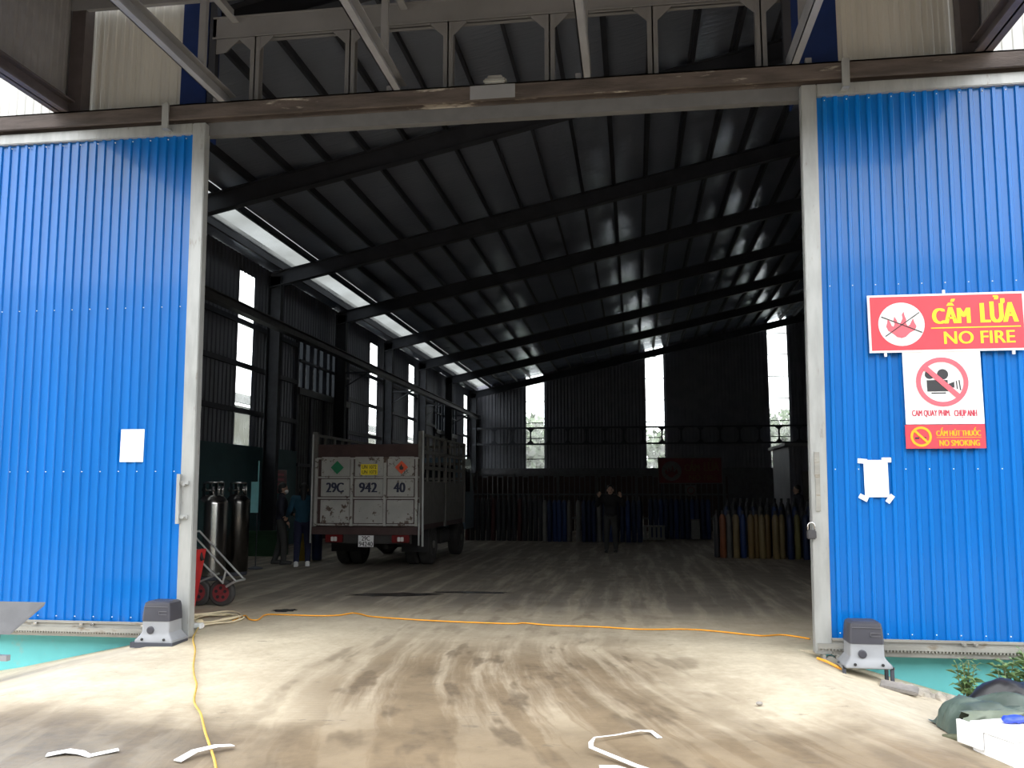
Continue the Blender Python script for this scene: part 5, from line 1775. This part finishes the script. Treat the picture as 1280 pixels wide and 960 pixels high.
def person(loc, rz, label, jacket, trousers, shoes, H=1.64, arms=None, mask=False, long_hair=False, stride=0.06, head_rz=0.0, hold=None):
    """facing +y before rotation; joint positions in metres for a 1.64 m figure"""
    root = empty('person', loc, label, 'person')
    root.rotation_euler = (0, 0, rz)
    k = H / 1.64
    hip = [(-0.085, 0, .86), (0.085, 0, .86)]
    knee = [(-0.10, 0.03 - stride * .4, .46), (0.10, 0.03 + stride * .4, .46)]
    ank = [(-0.11, -0.02 - stride, .075), (0.11, -0.02 + stride, .075)]
    sh = [(-0.18, -0.005, 1.335), (0.18, -0.005, 1.335)]
    arms = arms or [((-0.23, -0.03, 1.08), (-0.22, 0.06, .86)), ((0.23, -0.03, 1.08), (0.22, 0.06, .86))]
    def P(q): return Vector(q) * k
    hr = Matrix.Rotation(head_rz, 4, 'Z')
    def hd(q): return P((0, 0.015, 1.50)) + (hr @ (Vector(q) * k))
    def build(mb_, name, mat, vox, it=6, parent=root):
        me = bpy.data.meshes.new(name); mb_.bm.to_mesh(me); mb_.bm.free()
        me.materials.append(mt[mat]); o = bpy.data.objects.new(name, me); C.objects.link(o)
        fuse(o, vox * k, it)
        o.parent = parent
        return o
    b = MB()
    # head, neck, face
    b.ball(hd((0, 0.0, 0.035)), (0.075 * k, 0.092 * k, 0.098 * k)); b.ball(hd((0, 0.022, -0.045)), (0.056 * k, 0.066 * k, 0.068 * k))
    b.ball(hd((0, 0.088, -0.012)), (0.014 * k, 0.022 * k, 0.022 * k)); b.ball(hd((0, 0.082, 0.012)), (0.010 * k, 0.014 * k, 0.026 * k))
    for sx in (-1, 1):
        b.ball(hd((sx * 0.077, -0.005, -0.002)), (0.011 * k, 0.022 * k, 0.033 * k))
    b.capsule(P((0, -0.01, 1.34)), P((0, 0.005, 1.46)), 0.055 * k, 0.052 * k)
    # trunk and limbs
    b.ball(P((0, 0, 1.20)), (0.155 * k, 0.10 * k, 0.17 * k)); b.ball(P((0, 0, .92)), (0.15 * k, 0.105 * k, 0.13 * k)); b.ball(P((0, 0, 1.05)), (0.135 * k, 0.092 * k, 0.15 * k))
    b.capsule(P((-.12, 0, 1.33)), P((.12, 0, 1.33)), 0.06 * k, 0.06 * k)
    for i in (0, 1):
        b.capsule(P(hip[i]), P(knee[i]), 0.082 * k, 0.055 * k); b.capsule(P(knee[i]), P(ank[i]), 0.053 * k, 0.037 * k)
        f = Vector(ank[i]); b.capsule(P(f + Vector((0, -.03, -.03))), P(f + Vector((0, .13, -.045))), 0.036 * k, 0.028 * k)
        e, w = arms[i]
        b.capsule(P(sh[i]), P(e), 0.050 * k, 0.040 * k); b.capsule(P(e), P(w), 0.039 * k, 0.027 * k)
        d = (Vector(w) - Vector(e)).normalized()
        lat = d.cross(Vector((0, 1, 0.2)));
        lat = lat.normalized() if lat.length > 0.1 else Vector((1, 0, 0))
        nrm = d.cross(lat).normalized()
        palm = Vector(w) + d * 0.055
        b.capsule(P(Vector(w) + d * .01), P(palm), 0.026 * k, 0.030 * k)
        for j, (off, L) in enumerate(((-.027, .062), (-.009, .072), (.009, .067), (.027, .052))):
            a0 = palm + lat * off + d * 0.018
            a1 = a0 + d * L * .55 + nrm * 0.006
            a2 = a1 + (d * .7 + nrm * .5).normalized() * L * .5
            b.capsule(P(a0), P(a1), 0.0092 * k, 0.0086 * k, 1); b.capsule(P(a1), P(a2), 0.0086 * k, 0.0076 * k, 1)
        th0 = palm - d * 0.02 - lat * 0.028
        th1 = th0 - lat * 0.03 + d * 0.025 + nrm * 0.008
        th2 = th1 + d * 0.03 + nrm * 0.008
        b.capsule(P(th0), P(th1), 0.0115 * k, 0.0098 * k, 1); b.capsule(P(th1), P(th2), 0.0098 * k, 0.0085 * k, 1)
    build(b, 'body', 'skin', 0.0068, 3)
    # clothes
    b = MB()
    b.ball(P((0, 0, 1.19)), (0.185 * k, 0.128 * k, 0.19 * k)); b.ball(P((0, 0, 1.0)), (0.17 * k, 0.12 * k, 0.19 * k)); b.ball(P((0, 0, .90)), (0.175 * k, 0.125 * k, 0.09 * k))
    b.capsule(P((-.135, 0, 1.325)), P((.135, 0, 1.325)), 0.075 * k, 0.075 * k); b.capsule(P((0, -.01, 1.35)), P((0, 0, 1.405)), 0.075 * k, 0.066 * k)
    for i in (0, 1):
        e, w = arms[i]
        b.capsule(P(sh[i]), P(e), 0.072 * k, 0.060 * k); b.capsule(P(e), P(Vector(w) - (Vector(w) - Vector(e)).normalized() * 0.02), 0.058 * k, 0.043 * k)
    build(b, 'jacket', jacket, 0.012)
    b = MB()
    b.ball(P((0, 0, .88)), (0.162 * k, 0.116 * k, 0.11 * k))
    for i in (0, 1):
        b.capsule(P(hip[i]), P(knee[i]), 0.098 * k, 0.074 * k); b.capsule(P(knee[i]), P(Vector(ank[i]) + Vector((0, 0, 0.02))), 0.072 * k, 0.056 * k)
    build(b, 'trousers', trousers, 0.012)
    for i in (0, 1):
        b = MB(); f = Vector(ank[i])
        b.capsule(P(f + Vector((0, -.035, -.028))), P(f + Vector((0, .14, -.04))), 0.047 * k, 0.036 * k); b.ball(P(f + Vector((0, -.02, 0))), 0.05 * k)
        b.b6((f.x - .042) * k, (f.x + .042) * k, (f.y - .08) * k, (f.y + .165) * k, 0.001, 0.03 * k)
        build(b, 'shoe', shoes, 0.010, 3)
    b = MB()
    b.ball(hd((0, -0.014, 0.055)), (0.085 * k, 0.096 * k, 0.092 * k)); b.ball(hd((0, -0.045, 0.0)), (0.078 * k, 0.065 * k, 0.085 * k))
    if long_hair:
        b.capsule(hd((0, -0.06, 0.0)), hd((0, -0.075, -0.2)), 0.07 * k, 0.045 * k)
    h_ = build(b, 'hair', 'hair', 0.009, 3)
    for sx in (-1, 1):
        b = MB(); b.ball(hd((sx * 0.030, 0.082, 0.012)), (0.012 * k, 0.008 * k, 0.007 * k)); b.build('eye', 'glass_dark', root, origin=(0, 0, 0))
    b = MB()
    if mask:
        b.ball(hd((0, 0.055, -0.04)), (0.060 * k, 0.055 * k, 0.05 * k)); b.build('face_mask', 'paper', root, True, origin=(0, 0, 0))
    else:
        b.ball(hd((0, 0.080, -0.052)), (0.024 * k, 0.010 * k, 0.006 * k)); b.build('mouth', 'red_dark', root, origin=(0, 0, 0))
    return root

person((-7.14, 17.0, 0), R(-70), 'person in a dark jacket and white face mask, standing sideways left of the truck', 'jacket_dark', 'trousers_dark', 'shoe_dark', 1.64,
       [((-0.23, 0.02, 1.09), (-0.15, 0.22, 1.0)), ((0.23, 0.0, 1.07), (0.2, 0.12, .86))], mask=True, stride=0.09)
person((-6.50, 16.55, 0), R(18), 'person in a teal jacket and white shoes, back turned, beside the tailgate', 'jacket_teal', 'trousers_navy', 'shoe_white', 1.63,
       [((-0.27, 0.07, 1.10), (-0.33, 0.24, 0.98)), ((0.22, 0.10, 1.09), (0.12, 0.30, 1.05))], long_hair=True, stride=0.03)
person((-0.58, 21.3, 0), R(178), 'dark-dressed person standing alone mid-hall, both hands raised', 'jacket_black', 'trousers_dark', 'shoe_dark', 1.62,
       [((-0.33, 0.06, 1.14), (-0.27, 0.20, 1.34)), ((0.33, 0.06, 1.14), (0.27, 0.20, 1.34))], stride=0.04)
person((4.05, 22.6, 0), R(100), 'dark person behind the right cylinders, left of the cabin door', 'jacket_dark', 'trousers_dark', 'shoe_dark', 1.62)
person((4.75, 23.2, 0), R(60), 'dark person behind the right cylinders, at the door post', 'jacket_black', 'trousers_navy', 'shoe_dark', 1.68)
